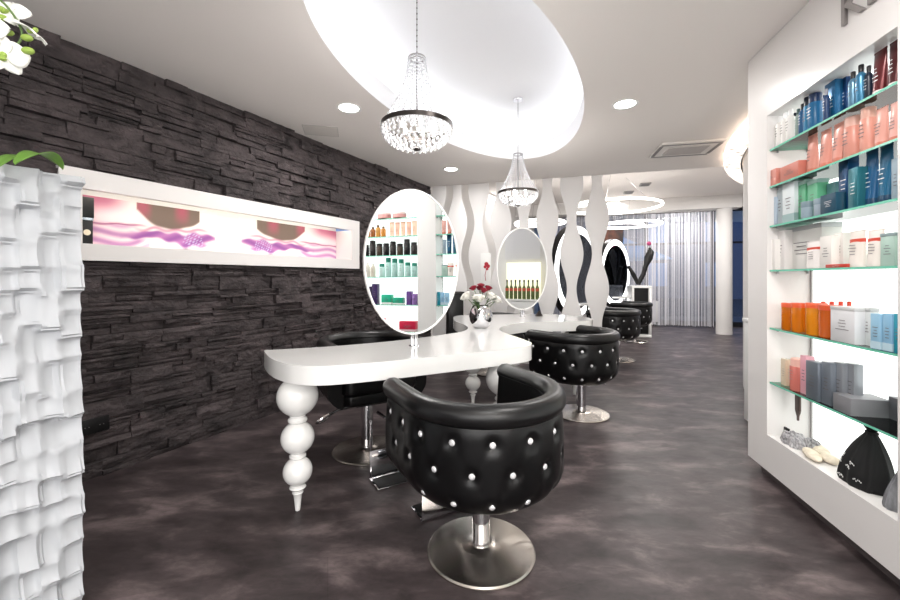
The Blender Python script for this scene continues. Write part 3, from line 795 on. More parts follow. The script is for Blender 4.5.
# products
def spot(px, d):          # position along the cabinet of a thing seen at column px, d metres behind the cabinet face
    k = (px-450)/400
    t_ = (k*(2.537-.2008*d)-1.89-.9796*d)/(.9796*k-.2008); return t_, 2.537-.9796*t_-.2008*d
def pm(c, kind='plastic'):
    n = 'pack_%s_%02x%02x%02x' % (kind, *c)
    if kind == 'metal': return mat(n, c, .28, .35, coat=.3)
    if kind == 'clear': return mat(n, c, .12, 0, trans=.35, coat=.4)
    return mat(n, c, .38, 0, coat=.1)
M_ink = mat('print_ink', (120, 114, 116), .6)
def inklines(mb, w_, z0, z1, n, y):
    for k in range(n):
        z = z1-(z1-z0)*(k+.5)/n; h_ = (z1-z0)/n*.10; ww = w_*random.uniform(.35, .95)
        mb.box(-ww/2, ww/2, y-.0008, y, z-h_, z+h_)
def product(kind, w_, h_, col, cap, label, loc, rz, group=None, depth=None, mk='plastic', ink=True, ink_col=None):
    names = {'bottle': 'care_bottle', 'pump': 'care_bottle', 'tube': 'care_tube', 'box': 'product_box', 'jar': 'cream_jar', 'case': 'product_case'}
    cats = {'bottle': 'bottle', 'pump': 'bottle', 'tube': 'tube', 'box': 'box', 'jar': 'jar', 'case': 'box'}
    t = thing(names[kind], label, cats[kind], loc, rz, group); r = w_/2; m = pm(col, mk); cm = pm(cap) if cap else m
    mi = mat('ink_%02x%02x%02x' % ink_col, ink_col, .6) if ink_col else M_ink
    if kind == 'bottle':
        hb = h_*.80
        MB().lathe([(0, 0), (r*.94, 0), (r, .004), (r, hb*.86), (r*.9, hb*.94), (r*.5, hb), (r*.42, hb+.002), (r*.42, hb+.004)], 24).build('body', m, t, angle=40)
        MB().lathe([(0, hb+.002), (r*.52, hb+.002), (r*.52, h_-.003), (r*.44, h_), (0, h_)], 20).build('cap', cm, t, angle=40)
        yy = -r
    elif kind == 'pump':
        hb = h_*.74
        MB().lathe([(0, 0), (r*.95, 0), (r, .004), (r, hb), (r*.95, hb+.003), (0, hb+.003)], 24).build('body', m, t, angle=40)
        MB().lathe([(0, hb+.003), (r*.9, hb+.003), (r*.9, h_-.003), (r*.8, h_), (0, h_)], 24).build('cap', cm, t, angle=40)
        yy = -r
    elif kind == 'tube':
        hc = h_*.14; dp = (depth or w_*.6)/2; mb = MB()
        def P(u, v):
            a = 2*PI*u; fl = 1-v; x = r*(.86+.14*v)*math.cos(a); y = dp*(.06+.94*fl**.6)*math.sin(a); return (x, y, hc+(h_-hc)*v)
        mb.grid(P, 24, 8, closeu=True)
        mb.box(-r, r, -.0012, .0012, h_-.002, h_+.006); mb.build('body', m, t, angle=50)
        if cap == (214, 74, 52):
            cm = m; bd = MB(); bd.prism([(r*1.0*math.cos(2*PI*k/24), (dp*.50+.001)*math.sin(2*PI*k/24)) for k in range(24)], h_*.70, h_*.80); bd.build('band', pm(cap), t)
        mb = MB(); mb.prism([(r*.84*math.cos(2*PI*k/24), dp*1.0*math.sin(2*PI*k/24)) for k in range(24)], 0, hc+.001); mb.build('cap', cm, t, bevel=.0015)
        yy = -dp*.85
    elif kind == 'jar':
        lf = .84 if mk == 'clear' else .66
        MB().lathe([(0, 0), (r*.9, 0), (r, .005), (r, h_*lf), (0, h_*lf)], 28).build('body', m, t, angle=40)
        MB().lathe([(0, h_*lf), (r*1.02, h_*lf), (r*1.02, h_-.002), (r*.98, h_), (0, h_)], 28).build('lid', cm, t, angle=40)
        yy = -r
    else:
        dp = (depth or w_*.6)/2
        if kind == 'case':
            MB().box(-r, r, -dp, dp, 0, h_*.9).build('body', m, t, bevel=.002)
            MB().box(-r-.001, r+.001, -dp-.001, dp+.001, h_*.9, h_).build('lid', cm, t, bevel=.001)
        else:
            MB().box(-r, r, -dp, dp, 0, h_).build('body', m, t, bevel=.0012)
            if cap: MB().box(-r-.0005, r+.0005, -dp-.0005, dp+.0005, h_*.02, h_*.22).build('band', cm, t)
        yy = -dp-.0004
    if ink and kind != 'jar':
        mb = MB(); inklines(mb, w_*.6, h_*.32, h_*.66, 4, yy-.0003); mb.build('label_print', mi, t)
    return t
ORD = ['first', 'second', 'third', 'fourth', 'fifth']
SH = ['top', 'second', 'third', 'fourth', 'fifth', 'lowest']
W_, SLV, BLU, DBL, TEA, SAL, DRD = (236, 234, 230), (190, 196, 204), (20, 104, 168), (12, 44, 82), (22, 118, 138), (214, 146, 130), (96, 30, 34)
# (shelf, px0, px1, ytop, kind, colour, cap colour, depth in niche, finish, label)
ITEMS = [
 (0, 772.5, 777.5, 119, 'bottle', W_, (250, 250, 250), .05, 'plastic', 'first slim white bottle from the left end of the top shelf'),
 (0, 777.8, 782.8, 116.5, 'bottle', W_, (250, 250, 250), .05, 'plastic', 'second slim white bottle from the left end of the top shelf'),
 (0, 783, 788, 113, 'bottle', W_, (250, 250, 250), .05, 'plastic', 'third slim white bottle from the left end of the top shelf'),
 (0, 788.3, 793.5, 109.5, 'bottle', W_, (250, 250, 250), .05, 'plastic', 'fourth slim white bottle on the top shelf, next to the dark teal ones'),
 (0, 793.5, 797, 113, 'bottle', (24, 60, 78), (30, 44, 54), .09, 'plastic', 'slim dark teal bottle right of the white bottles'),
 (0, 796.5, 800.5, 109, 'bottle', (150, 168, 160), (60, 90, 90), .06, 'plastic', 'slim grey-green bottle before the black-capped blue one'),
 (0, 800.5, 805.5, 104, 'bottle', (18, 80, 124), (14, 16, 20), .05, 'plastic', 'short blue bottle with black cap on the top shelf'),
 (0, 805.5, 811, 92, 'pump', (44, 124, 166), (20, 30, 44), .06, 'plastic', 'light blue bottle with dark cap standing left of the tall blue one'),
 (0, 811, 820, 86, 'pump', (24, 100, 146), (14, 44, 84), .07, 'plastic', 'tall blue bottle with navy cap on the top shelf'),
 (0, 819, 824, 84, 'box', DBL, None, .12, 'plastic', 'narrow navy box behind the blue bottles on the top shelf'),
 (0, 824.5, 828.5, 89, 'bottle', (16, 52, 96), (150, 150, 160), .04, 'plastic', 'slim navy bottle with silver cap left of the big blue box'),
 (0, 830, 842, 80, 'box', (22, 96, 142), None, .08, 'metal', 'big shiny blue box in the middle of the top shelf'),
 (0, 843, 850, 75, 'box', (14, 60, 110), None, .10, 'metal', 'dark blue box right of the big shiny one on the top shelf'),
 (0, 850, 856.5, 72, 'bottle', (96, 140, 166), (12, 14, 18), .05, 'metal', 'silvery blue bottle with black cap, left of the pair'),
 (0, 857.5, 865, 65, 'bottle', (60, 124, 160), (12, 14, 18), .05, 'metal', 'silvery blue bottle with black cap, right of the pair'),
 (0, 866, 872, 66, 'bottle', (24, 36, 54), (12, 14, 18), .06, 'plastic', 'dark navy bottle between the silvery pair and the red tubes'),
 (0, 874, 888, 42, 'tube', DRD, (226, 218, 214), .07, 'metal', 'dark red tube on a white cap at the right of the top shelf'),
 (0, 889.5, 902, 42, 'tube', (74, 22, 26), (226, 218, 214), .07, 'metal', 'darkest red tube at the right end of the top shelf'),
 (1, 769, 785, 171, 'box', (208, 138, 124), None, .06, 'plastic', 'low salmon box at the left end of the second shelf'),
 (1, 786, 806, 164, 'box', (196, 118, 102), None, .05, 'plastic', 'long salmon box lying on the second shelf'),
 (1, 808, 818, 136, 'tube', SAL, (206, 120, 100), .07, 'plastic', 'first salmon tube right of the salmon boxes'),
 (1, 821, 832, 131, 'tube', SAL, (206, 120, 100), .06, 'plastic', 'second salmon tube right of the salmon boxes'),
 (1, 834, 846, 124, 'tube', (218, 150, 134), (206, 120, 100), .06, 'plastic', 'third salmon tube, left of the salmon bottles'),
 (1, 847.5, 861.5, 117, 'pump', (210, 144, 128), (214, 170, 156), .07, 'plastic', 'wide salmon bottle with pale cap on the second shelf'),
 (1, 863, 874.5, 108, 'pump', (214, 150, 134), (214, 166, 150), .06, 'plastic', 'narrower salmon bottle with pale cap on the second shelf'),
 (1, 876, 889, 109, 'tube', (222, 162, 148), (206, 120, 100), .06, 'plastic', 'salmon tube right of the two salmon bottles'),
 (1, 890.5, 904, 103, 'tube', (226, 168, 156), (206, 120, 100), .06, 'plastic', 'salmon tube at the right end of the second shelf'),
 (2, 771.5, 780, 198, 'box', (176, 190, 204), None, .06, 'plastic', 'small pale blue box at the left end of the third shelf'),
 (2, 780.5, 786.5, 185, 'box', (190, 202, 206), None, .07, 'plastic', 'narrow pale grey box beside the pale blue one'),
 (2, 787, 800, 183, 'box', (214, 222, 224), (150, 176, 176), .06, 'plastic', 'pale grey box with dark print on the third shelf'),
 (2, 801, 811.5, 181, 'case', (86, 164, 122), (150, 186, 176), .08, 'plastic', 'green case with pale lid, left of two on the third shelf'),
 (2, 812.5, 823.5, 180, 'case', (96, 172, 132), (150, 186, 176), .08, 'plastic', 'green case with pale lid, right of two on the third shelf'),
 (2, 800, 808, 202, 'jar', (150, 168, 180), (120, 140, 150), .03, 'plastic', 'small grey jar in front of the left green case'),
 (2, 812, 822, 199, 'jar', (164, 178, 190), (130, 148, 160), .03, 'plastic', 'small grey jar in front of the right green case'),
 (2, 830, 842, 183, 'box', (92, 138, 142), None, .12, 'plastic', 'grey-teal box standing behind the low navy one'),
 (2, 825, 842, 194, 'box', (14, 66, 88), None, .04, 'plastic', 'low navy teal box in the middle of the third shelf'),
 (2, 843.5, 854, 160, 'box', (14, 72, 118), None, .08, 'metal', 'shiny blue sachet box with white scribble print'),
 (2, 853, 863.5, 168, 'box', (48, 118, 130), None, .04, 'metal', 'teal box with pale sparkle picture on the third shelf'),
 (2, 866, 879, 153, 'tube', (18, 84, 128), (14, 60, 90), .07, 'plastic', 'petrol blue tube, left of two on the third shelf'),
 (2, 880, 894, 148, 'tube', (14, 92, 128), (14, 60, 90), .07, 'plastic', 'petrol blue tube, right of two on the third shelf'),
 (2, 895, 904, 158, 'box', (150, 170, 182), None, .07, 'plastic', 'grey-blue box at the right end of the third shelf'),
 (3, 768, 780, 240, 'box', (240, 236, 232), None, .05, 'plastic', 'small white box at the left end of the fourth shelf'),
 (3, 779, 790, 231, 'box', (236, 232, 230), None, .08, 'plastic', 'white box left of the large grey-lidded one'),
 (3, 791, 834, 225, 'case', (226, 224, 220), (190, 192, 194), .14, 'plastic', 'large white case with grey lid on the fourth shelf'),
 (3, 806, 824.5, 242, 'tube', (236, 230, 226), (214, 74, 52), .04, 'plastic', 'white tube with red band before the large white case'),
 (3, 825.5, 838, 236, 'box', (232, 228, 222), None, .05, 'plastic', 'white box between the red-banded tubes'),
 (3, 825, 849, 264.3, 'box', (198, 62, 48), None, .02, 'plastic', 'flat red box lying at the shelf edge'),
 (3, 839, 849, 233, 'box', (226, 222, 216), None, .08, 'plastic', 'cream box right behind the flat red one'),
 (3, 850, 866.5, 232, 'tube', (232, 224, 216), (214, 74, 52), .05, 'plastic', 'white tube with red band, left of the pair at the right'),
 (3, 868, 885.5, 231, 'tube', (234, 226, 218), (214, 74, 52), .05, 'plastic', 'white tube with red band, right of the pair at the right'),
 (3, 887, 903, 233, 'case', (176, 204, 192), (150, 168, 170), .06, 'plastic', 'pale green case at the right end of the fourth shelf'),
 (4, 785, 793.5, 303, 'jar', (232, 128, 20), (222, 92, 50), .06, 'clear', 'amber jar at the left end of the amber row'),
 (4, 795, 804.5, 303, 'jar', (236, 134, 24), (222, 92, 50), .06, 'clear', 'second amber jar from the left'),
 (4, 807, 819.5, 303, 'jar', (240, 150, 30), (222, 92, 50), .05, 'clear', 'brightest amber jar in the middle of the amber row'),
 (4, 820, 834, 305, 'jar', (226, 110, 26), (214, 84, 46), .05, 'clear', 'widest amber jar beside the clear pouch'),
 (4, 820.5, 826, 301.5, 'bottle', (228, 116, 40), (216, 74, 50), .11, 'clear', 'orange bottle with red cap, first of four behind the amber jars'),
 (4, 829, 834.5, 301.5, 'bottle', (228, 116, 40), (216, 74, 50), .11, 'clear', 'orange bottle with red cap, second of four behind the jars'),
 (4, 838, 843.5, 301.5, 'bottle', (228, 116, 40), (216, 74, 50), .11, 'clear', 'orange bottle with red cap, third of four behind the jars'),
 (4, 846.5, 852, 301.5, 'bottle', (228, 116, 40), (216, 74, 50), .11, 'clear', 'orange bottle with red cap, rightmost of four behind the jars'),
 (4, 837.5, 864.5, 307, 'case', (222, 222, 224), (206, 206, 206), .05, 'plastic', 'white case with grey lid on the fifth shelf'),
 (4, 867, 874, 308, 'case', (226, 230, 230), (196, 198, 198), .07, 'plastic', 'narrow white case next to the pale blue bottles'),
 (4, 873.5, 884.5, 314, 'box', (150, 194, 220), (190, 216, 228), .03, 'plastic', 'pale blue box, left of two on the fifth shelf'),
 (4, 886, 896, 314, 'box', (140, 188, 218), (190, 216, 228), .03, 'plastic', 'pale blue box, right of two on the fifth shelf'),
 (4, 897.2, 906, 314, 'box', (16, 150, 176), None, .03, 'plastic', 'bright teal box at the right end of the fifth shelf'),
 (5, 784, 789.5, 359, 'box', (240, 222, 196), None, .06, 'clear', 'narrow cream box at the left end of the lowest shelf'),
 (5, 791, 802.5, 358.5, 'pump', (226, 132, 120), (240, 190, 176), .05, 'clear', 'pink glass bottle on the lowest shelf'),
 (5, 804, 811, 356, 'box', (232, 172, 184), None, .06, 'plastic', 'pink box left of the silver ones'),
 (5, 811, 824.5, 362, 'box', (116, 124, 134), None, .045, 'metal', 'silver grey box, first of the four upright ones'),
 (5, 826.5, 837, 362.5, 'box', (126, 134, 144), None, .055, 'metal', 'silver grey box, second of the four upright ones'),
 (5, 838.5, 848, 363, 'box', (150, 154, 160), None, .075, 'metal', 'silver grey box, third of the four upright ones'),
 (5, 850, 859, 364, 'box', (158, 162, 168), None, .095, 'metal', 'silver grey box, rightmost of the four upright ones'),
]
GROUPS = {}
for it in ITEMS:
    si, p0, p1, yt, kind, col, cap, d, fin, lb = it
    zs = SZ[si]; t0, Y0 = spot(p0, d); t1, Y1 = spot(p1, d); tc = (t0+t1)/2; Yc = (Y0+Y1)/2
    h_ = 1.2+(278-yt)*Yc/400-zs; wd_ = abs(t1-t0)
    h_ = max(.012, min(h_, .212 if si < 1 else .235))
    if si == 0: h_ = min(h_, CT-zs-.008)
    if si == 1: h_ = min(h_, .198)
    # a box is seen partly on its near end: keep footprints inside the shelf
    dep = min(.05, wd_*.7) if kind in ('box', 'case', 'tube') else None
    if wd_ > .15: dep = .09
    if lb.startswith('flat red'): dep = .02
    if tc+wd_/2 > BAYS[0][1]-.004: tc = BAYS[0][1]-.006-wd_/2
    product(kind, wd_*.92, h_, col, cap, lb, cab(tc, max(d, .018+(dep or wd_)/2), zs+.0005), CRZ, 'products on the %s glass shelf' % SH[si], dep, fin,
            ink_col=(236, 238, 240) if sum(col) < 330 else None)
# large grey boxes on the lowest shelf
ta, Ya = spot(838, .04); tb, Yb = spot(890, .04)
product('box', .105, .075, (128, 128, 132), None, 'large flat grey box lying at the front of the lowest shelf', cab(ta+.053, .095, SZ[5]+.0005), CRZ, 'products on the lowest glass shelf', .15, 'plastic', False)
product('box', .22, .095, (106, 108, 114), None, 'long grey box standing behind the large flat one', cab(BAYS[0][1]-.15, .180, SZ[5]+.0005), CRZ, 'products on the lowest glass shelf', .04, 'plastic', False)
product('box', .055, .10, (58, 60, 66), None, 'dark box at the right end of the lowest shelf', cab(BAYS[0][1]-.034, .08, SZ[5]+.0005), CRZ, 'products on the lowest glass shelf', .05, 'metal', False)
# second bay, seen in the oval mirror
def row(si, n, t0, t1, kind, hs, cols, cap, what, d=.07, fin='plastic', dep=None):
    st = (t1-t0)/n
    for k in range(n):
        pos = 'only' if n == 1 else (['leftmost' if n < 10 or True else '', 'second from left', 'third from left', 'fourth from left', 'fifth from left', 'sixth from left', 'seventh from left', 'eighth from left', 'ninth from left', 'leftmost'][n-1-k] if k else 'rightmost')
        lb = '%s %s of the near bay, %s of its row in the shelf' % (what, SH[si]+' shelf', pos)
        product(kind, st*.86, hs[k % len(hs)], cols[k % len(cols)], cap, '%s %s the %s shelf of the near cabinet bay' % (pos, what, SH[si]), cab(t0+st*(k+.5), d, SZ[si]+.0005), CRZ,
                'mirrored products on the %s shelf of the near bay' % SH[si], dep, fin)
row(0, 2, 1.44, 1.84, 'jar', [.07, .075], [(206, 150, 146)], (226, 206, 202), 'rosy jar on')
row(1, 5, 1.31, 1.68, 'tube', [.17, .165], [(236, 196, 170), (232, 180, 156)], (236, 206, 186), 'peach tube on')
row(1, 7, 1.72, 2.22, 'bottle', [.13, .15, .13], [(196, 130, 50), (206, 150, 70), (156, 92, 36)], (70, 46, 26), 'amber gold bottle on', fin='metal')
row(2, 10, 1.31, 2.22, 'pump', [.15, .19, .14, .17, .15], [(38, 34, 32), (26, 26, 28), (64, 52, 40)], (16, 16, 16), 'black brown bottle on', fin='metal')
row(3, 6, 1.31, 1.82, 'pump', [.16, .17, .21, .22, .23], [(170, 206, 200), (184, 220, 214), (196, 226, 220)], (30, 130, 110), 'mint bottle on')
row(3, 5, 1.86, 2.24, 'bottle', [.17, .18, .14], [(214, 206, 190), (226, 222, 212)], (236, 232, 226), 'cream bottle on')
row(4, 2, 1.31, 1.45, 'box', [.13, .16], [(140, 106, 170), (106, 70, 142)], None, 'violet box on', dep=.07)
row(4, 2, 1.48, 1.78, 'box', [.085, .12], [(22, 166, 130), (34, 176, 140)], (236, 240, 236), 'emerald green box on', dep=.08)
row(4, 5, 1.82, 2.24, 'box', [.25, .22, .24], [(52, 30, 84), (40, 24, 66), (78, 44, 110)], None, 'dark purple box on', dep=.07)
row(5, 1, 1.31, 1.55, 'box', [.12], [(196, 24, 66)], (226, 190, 196), 'crimson box on', dep=.1)
row(5, 1, 1.74, 1.92, 'box', [.15], [(206, 30, 80)], (236, 190, 200), 'magenta box on', dep=.1)
# things on the cabinet floor
t1_, _ = spot(798, .12)
t = thing('hair_brush', 'dark flat brush hanging under the lowest glass shelf at its left end', 'brush', cab(t1_, .12, .40), CRZ)
MB().box(-.02, .02, -.006, .006, .055, .185).build('head', mat('brush_brown', (84, 66, 60), .5), t, bevel=.004)
MB().prism([(-.02, .055), (.02, .055), (.006, .025), (.004, .0), (-.004, 0), (-.006, .025)], -.004, .004, M=Matrix.Rotation(PI/2, 4, 'X')).build('handle', mat('brush_brown'), t)
def crumple(name, label, cat, pxc, d, rx, ry, hz, mats_, seed, folds=7, group=None):
    random.seed(seed); tc, _ = spot(pxc, d); mb = MB(); ph = [random.random()*6 for _ in range(6)]
    def P(u, v):
        a = 2*PI*u; z = hz*math.sin(PI/2*v)
        k = math.cos(PI/2*v)**.55*(1+.10*math.sin(folds*a+ph[0]+3*v)+.06*math.sin(13*a+ph[1]-5*v))
        return (rx*k*math.cos(a), ry*k*math.sin(a), max(0.001, z*(1+.12*math.sin(5*a+ph[2]+6*v))))
    mb.grid(P, 64, 16, closeu=True)
    o = mb.build(name, mats_, loc=cab(tc, d, NZ), rz=CRZ, angle=40); tag(o, label, cat, group); return o, tc
M_net = mat('hairnet_grey', (128, 126, 130), .5)
add_noise(M_net, (70, 68, 74), (214, 212, 214), 40, 6, (1, 3, 1), bump=.8, bscale=60, dist=.01)
crumple('hairnet_pack', 'crumpled grey net packs at the left of the cabinet floor', 'hair accessory', 795, .07, .085, .05, .06, M_net, 3)
o, _ = crumple('hairnet_pack', 'grey net pack pushed back behind the beige sponges', 'hair accessory', 812, .12, .05, .035, .05, M_net, 5)
t1_, _ = spot(788, .05)
t = thing('hair_clip_card', 'small black card with a pale mark beside the grey net packs', 'card', cab(t1_-.02, .055, NZ), CRZ)
MB().box(-.02, .02, -.005, .005, 0, .075).build('card', M_black, t, bevel=.001); MB().box(-.009, .009, -.0065, -.005, .035, .06).build('print', M_white, t)
M_spg = mat('sponge_beige', (222, 210, 190), .8); add_noise(M_spg, (206, 192, 170), (236, 226, 208), 30, 5, bump=.4, bscale=90, dist=.003)
for pxc, d, L_, rz_, lb in ((812, .05, .085, -.25, 'oval beige sponge pad at the front of the cabinet floor'), (820, .13, .075, -.2, 'oval beige sponge pad behind the front one'), (830, .10, .05, .1, 'small beige sponge pad next to the black bag')):
    tc, _ = spot(pxc, d); mb = MB()
    mb.sphere((0, 0, .018), 1, 24, 12, sc=(L_, .032, .018)); o = mb.build('sponge_pad', M_spg, loc=cab(tc, d, NZ), rz=CRZ+rz_); tag(o, lb, 'sponge', 'beige sponge pads')
# black drawstring bag
M_bag = mat('black_cloth', (13, 13, 14), .75)
def bag(pxc, d, rx, ry, hz, m, nm, lb, seed, marks=True):
    random.seed(seed); tc, _ = spot(pxc, d); t = thing(nm, lb, 'bag', cab(tc, d, NZ), CRZ); mb = MB()
    def R_(a, v):
        k = (1-.06*v-.80*max(0, (v-.22)/.78)**1.5)*(1+(.03+.05*v)*math.sin(9*a+1)+.03*math.sin(5*a+4*v)+.02*math.sin(17*a))
        return k*(.90+.10*min(1, v/.08))
    def P(u, v):
        a = 2*PI*u; k = R_(a, v); return (rx*k*math.cos(a)+.02*v, ry*k*math.sin(a)+.015*v, hz*v+.008*math.sin(6*a)*(1-v)*min(1, v*8))
    mb.grid(P, 96, 30, closeu=True); mb.f.append([i*31 for i in reversed(range(96))]); mb.mi.append(0); mb.sm.append(False)
    mb.build('body', m, t, angle=60)
    mb = MB()
    for k in range(16):
        a = k*2*PI/16; mb.raw([(.02+rx*.13*math.cos(a), .015+ry*.13*math.sin(a), hz-.004), (.02+rx*.13*math.cos(a+.38), .015+ry*.13*math.sin(a+.38), hz-.004), (.02+rx*.3*math.cos(a+.4), .015+ry*.3*math.sin(a+.4), hz+.022), (.02+rx*.3*math.cos(a), .015+ry*.3*math.sin(a), hz+.018)], [(0, 1, 2, 3)])
    mb.build('ruffle', m, t, solid=.002)
    MB().tube([(.02+rx*.22*math.cos(2*PI*k/20), .015+ry*.22*math.sin(2*PI*k/20), hz-.006) for k in range(20)], .004, 6, closed=True).build('drawstring', m, t)
    if marks:
        mb = MB()
        for a, z in ((-2.45, .11), (-2.3, .085), (-1.55, .10), (-1.7, .078), (-2.6, .03), (-2.0, .025), (-1.2, .04)):
            for k in range(6):
                aa = a+k*.055; v = (z+.004*math.sin(k*2.3))/hz; kk = R_(aa, v)+.02
                p = Vector((rx*kk*math.cos(aa)+.02*v, ry*kk*math.sin(aa)+.015*v, hz*v)); mb.sphere(p, .0024, 6, 4, sc=(1, .6, 1.6))
        mb.build('print', M_white, t)
    return t
bag(864, .095, .108, .075, .245, M_bag, 'drawstring_bag', 'black cloth drawstring bag with small white writing on the cabinet floor', 2)
M_tul = mat('grey_tulle', (92, 94, 98), .5, trans=0); add_noise(M_tul, (60, 62, 66), (160, 162, 166), 22, 6, (1, 1, .3), bump=.7, bscale=50, dist=.01)
bag(899, .075, .035, .05, .20, M_tul, 'net_bag', 'grey shimmering net bag at the right end of the cabinet floor', 9, False)

# ------------------------------------------------------------ chandeliers
def make_chandelier():
    t = thing('crystal_chandelier', '', 'chandelier')
    MB().lathe([(0, .79), (.045, .79), (.05, .80), (.05, .81), (0, .81)], 24).build('canopy', M_chrome, t)   # local z 0 = 2.18 m
    mb = MB().tube([(0, 0, .27), (0, 0, .80)], .0022, 6)
    for k in range(16): mb.sphere((0, 0, .29+k*.031), .0042, 6, 4, sc=(1, 1, 1.5))
    mb.build('chain', M_darkm, t)
    MB().tube([(.045*math.cos(2*PI*k/24), .045*math.sin(2*PI*k/24), .255) for k in range(24)], .006, 6, closed=True).tube([(-.045, 0, .255), (0, 0, .27), (.045, 0, .255)], .003, 6).build('crown', M_grey, t)
    ring = MB()
    n = 48; pr = [(.198, -.012), (.203, -.012), (.203, .012), (.198, .012)]
    for r_, z_ in pr:
        for k in range(n): ring.v.append(Vector((r_*math.cos(2*PI*k/n), r_*math.sin(2*PI*k/n), -.130+z_)))
    for j in range(4):
        for k in range(n): ring.f.append([j*n+k, j*n+(k+1) % n, ((j+1) % 4)*n+(k+1) % n, ((j+1) % 4)*n+k]); ring.mi.append(0); ring.sm.append(True)
    ring.build('ring', M_darkm, t, angle=40)
    def bead(mb, p, r, e_=1.25):
        p = Vector(p); v = [p+Vector(q_)*r for q_ in ((1, 0, 0), (0, 1, 0), (-1, 0, 0), (0, -1, 0))]+[p+Vector((0, 0, r*e_)), p-Vector((0, 0, r*e_))]
        mb.raw(v, [(0, 1, 4), (1, 2, 4), (2, 3, 4), (3, 0, 4), (1, 0, 5), (2, 1, 5), (3, 2, 5), (0, 3, 5)])
    mb = MB()
    for k in range(30):
        a = 2*PI*k/30
        for j in range(19):
            v = j/18; z = .25-.372*v; r_ = .047+.150*(v**2.1*.8+.2*v); bead(mb, (r_*math.cos(a), r_*math.sin(a), z), .0062 if k % 2 else .005)
    o = mb.build('crystal_strands', mat('strand_bead', (206, 207, 212), .12, trans=.1, coat=.5), t, recalc=False, angle=5); o['kind'] = 'stuff'
    mb = MB()
    for j in range(8):
        ph = j/7*PI/2*.93; r_ = .193*math.cos(ph)**.8; z = -.146-.103*math.sin(ph); nn = max(8, int(34*r_/.193))
        for k in range(nn):
            a = 2*PI*(k+.5*(j % 2))/nn; bead(mb, (r_*math.cos(a), r_*math.sin(a), z), .0115, 1.35)
    o = mb.build('crystal_basket', M_bead, t, recalc=False, angle=5); o['kind'] = 'stuff'
    MB().sphere((0, 0, -.255), .016, 12, 8, sc=(1.4, 1.4, .7)).build('finial', M_darkm, t)
    mb = MB().tube([(0, 0, .26), (0, 0, -.26)], .004, 8)
    for k in range(5):
        a = 2*PI*k/5; mb.tube([(0, 0, -.16), (.05*math.cos(a), .05*math.sin(a), -.17), (.09*math.cos(a), .09*math.sin(a), -.15)], .0035, 6)
    mb.build('inner_stem', M_darkm, t)
    for k in range(5):
        a = 2*PI*k/5; MB().lathe([(.008, 0), (.011, .015), (.009, .032), (.003, .045), (0, .047)], 10).build('bulb', M_bulb, t, loc=(.09*math.cos(a), .09*math.sin(a), -.15))
    return t
c1 = make_chandelier(); pl = point_lamp('bulb_light', (0, 0, -.13), 8, .05); pl.parent = c1; placed(c1, (-.186, 2.25, 2.18), 0, 'nearer crystal chandelier, the larger-looking one, hanging in the oval ceiling recess', 'crystal chandeliers')
c2 = dup(c1); placed(c2, (.68, 4.0, 2.18), .4, 'farther crystal chandelier at the far tip of the oval ceiling recess', 'crystal chandeliers')

# ------------------------------------------------------------ ceiling fittings
def downlight(x, y, z, lb, power=14):
    t = thing('recessed_downlight', lb, 'ceiling light', (x, y, z), 0, 'round recessed downlights')
    MB().lathe([(.078, -.001), (.098, -.001), (.098, -.008), (.078, -.004)], 40, caps=False).build('trim_ring', M_white, t)
    MB().lathe([(0, -.003), (.078, -.003)], 40, caps=False).build('lens', M_down, t)
    a = area_lamp('lamp_light', (0, 0, -.014), .12, power); a.parent = t
    return t
downlight(-.814, 3.22, H, 'round recessed ceiling light left of the oval recess, above the stone wall side')
downlight(1.378, 3.15, H, 'round recessed ceiling light right of the oval recess')
downlight(.0126, 5.03, H, 'round recessed ceiling light just before the wavy screen')
t = thing('access_panel', 'flush square inspection panel in the ceiling near the stone wall', 'ceiling panel', (-1.2, 3.72, H), math.atan2(.42, .907)-.2)
MB().box(-.15, .15, -.12, .12, -.003, 0).build('panel', mat('panel_grey', (226, 221, 216), .8), t)
mb = MB(); 
for a in ((-.155, .155, -.125, -.12), (-.155, .155, .12, .125), (-.155, -.15, -.125, .125), (.15, .155, -.125, .125)): mb.box(*a, -.004, 0)
mb.build('frame', mat('panel_frame_grey', (196, 192, 188), .7), t)
t = thing('air_conditioner', 'square ceiling air conditioning cassette with slots, right of centre', 'air conditioner', (2.48, 4.22, H), -.22)
M_ac = mat('ac_white', (236, 232, 228), .5); M_slot = mat('ac_slot', (150, 146, 145), .7)
MB().box(-.29, .29, -.25, .25, -.022, 0).build('housing', M_ac, t, bevel=.006)
MB().box(-.19, .19, -.13, .13, -.028, -.021).build('grille', mat('ac_grille', (206, 201, 198), .6), t)
for a in ((-.28, .28, -.215, -.185), (-.28, .28, .185, .215), (-.29, -.255, -.17, .17), (.255, .29, -.17, .17)): MB().box(*a, -.0235, -.021).build('slot', M_slot, t)
for px, py, lb in ((645, 184, 'dark rectangular ceiling spot in the rear salon, right of two'), (628.5, 192, 'dark rectangular ceiling spot in the rear salon, left of two')):
    Y = 1.75*400/(278-py); t = thing('ceiling_spot', lb, 'ceiling light', ((px-450)/400*Y, Y, HF), -.3, 'dark rectangular spots')
    MB().box(-.09, .09, -.11, .11, -.02, 0).build('housing', M_grey, t, bevel=.003)
    for dy in (-.05, .05): MB().box(-.07, .07, dy-.035, dy+.035, -.024, -.019).build('lamp_opening', mat('spot_dark', (60, 58, 58), .5), t)
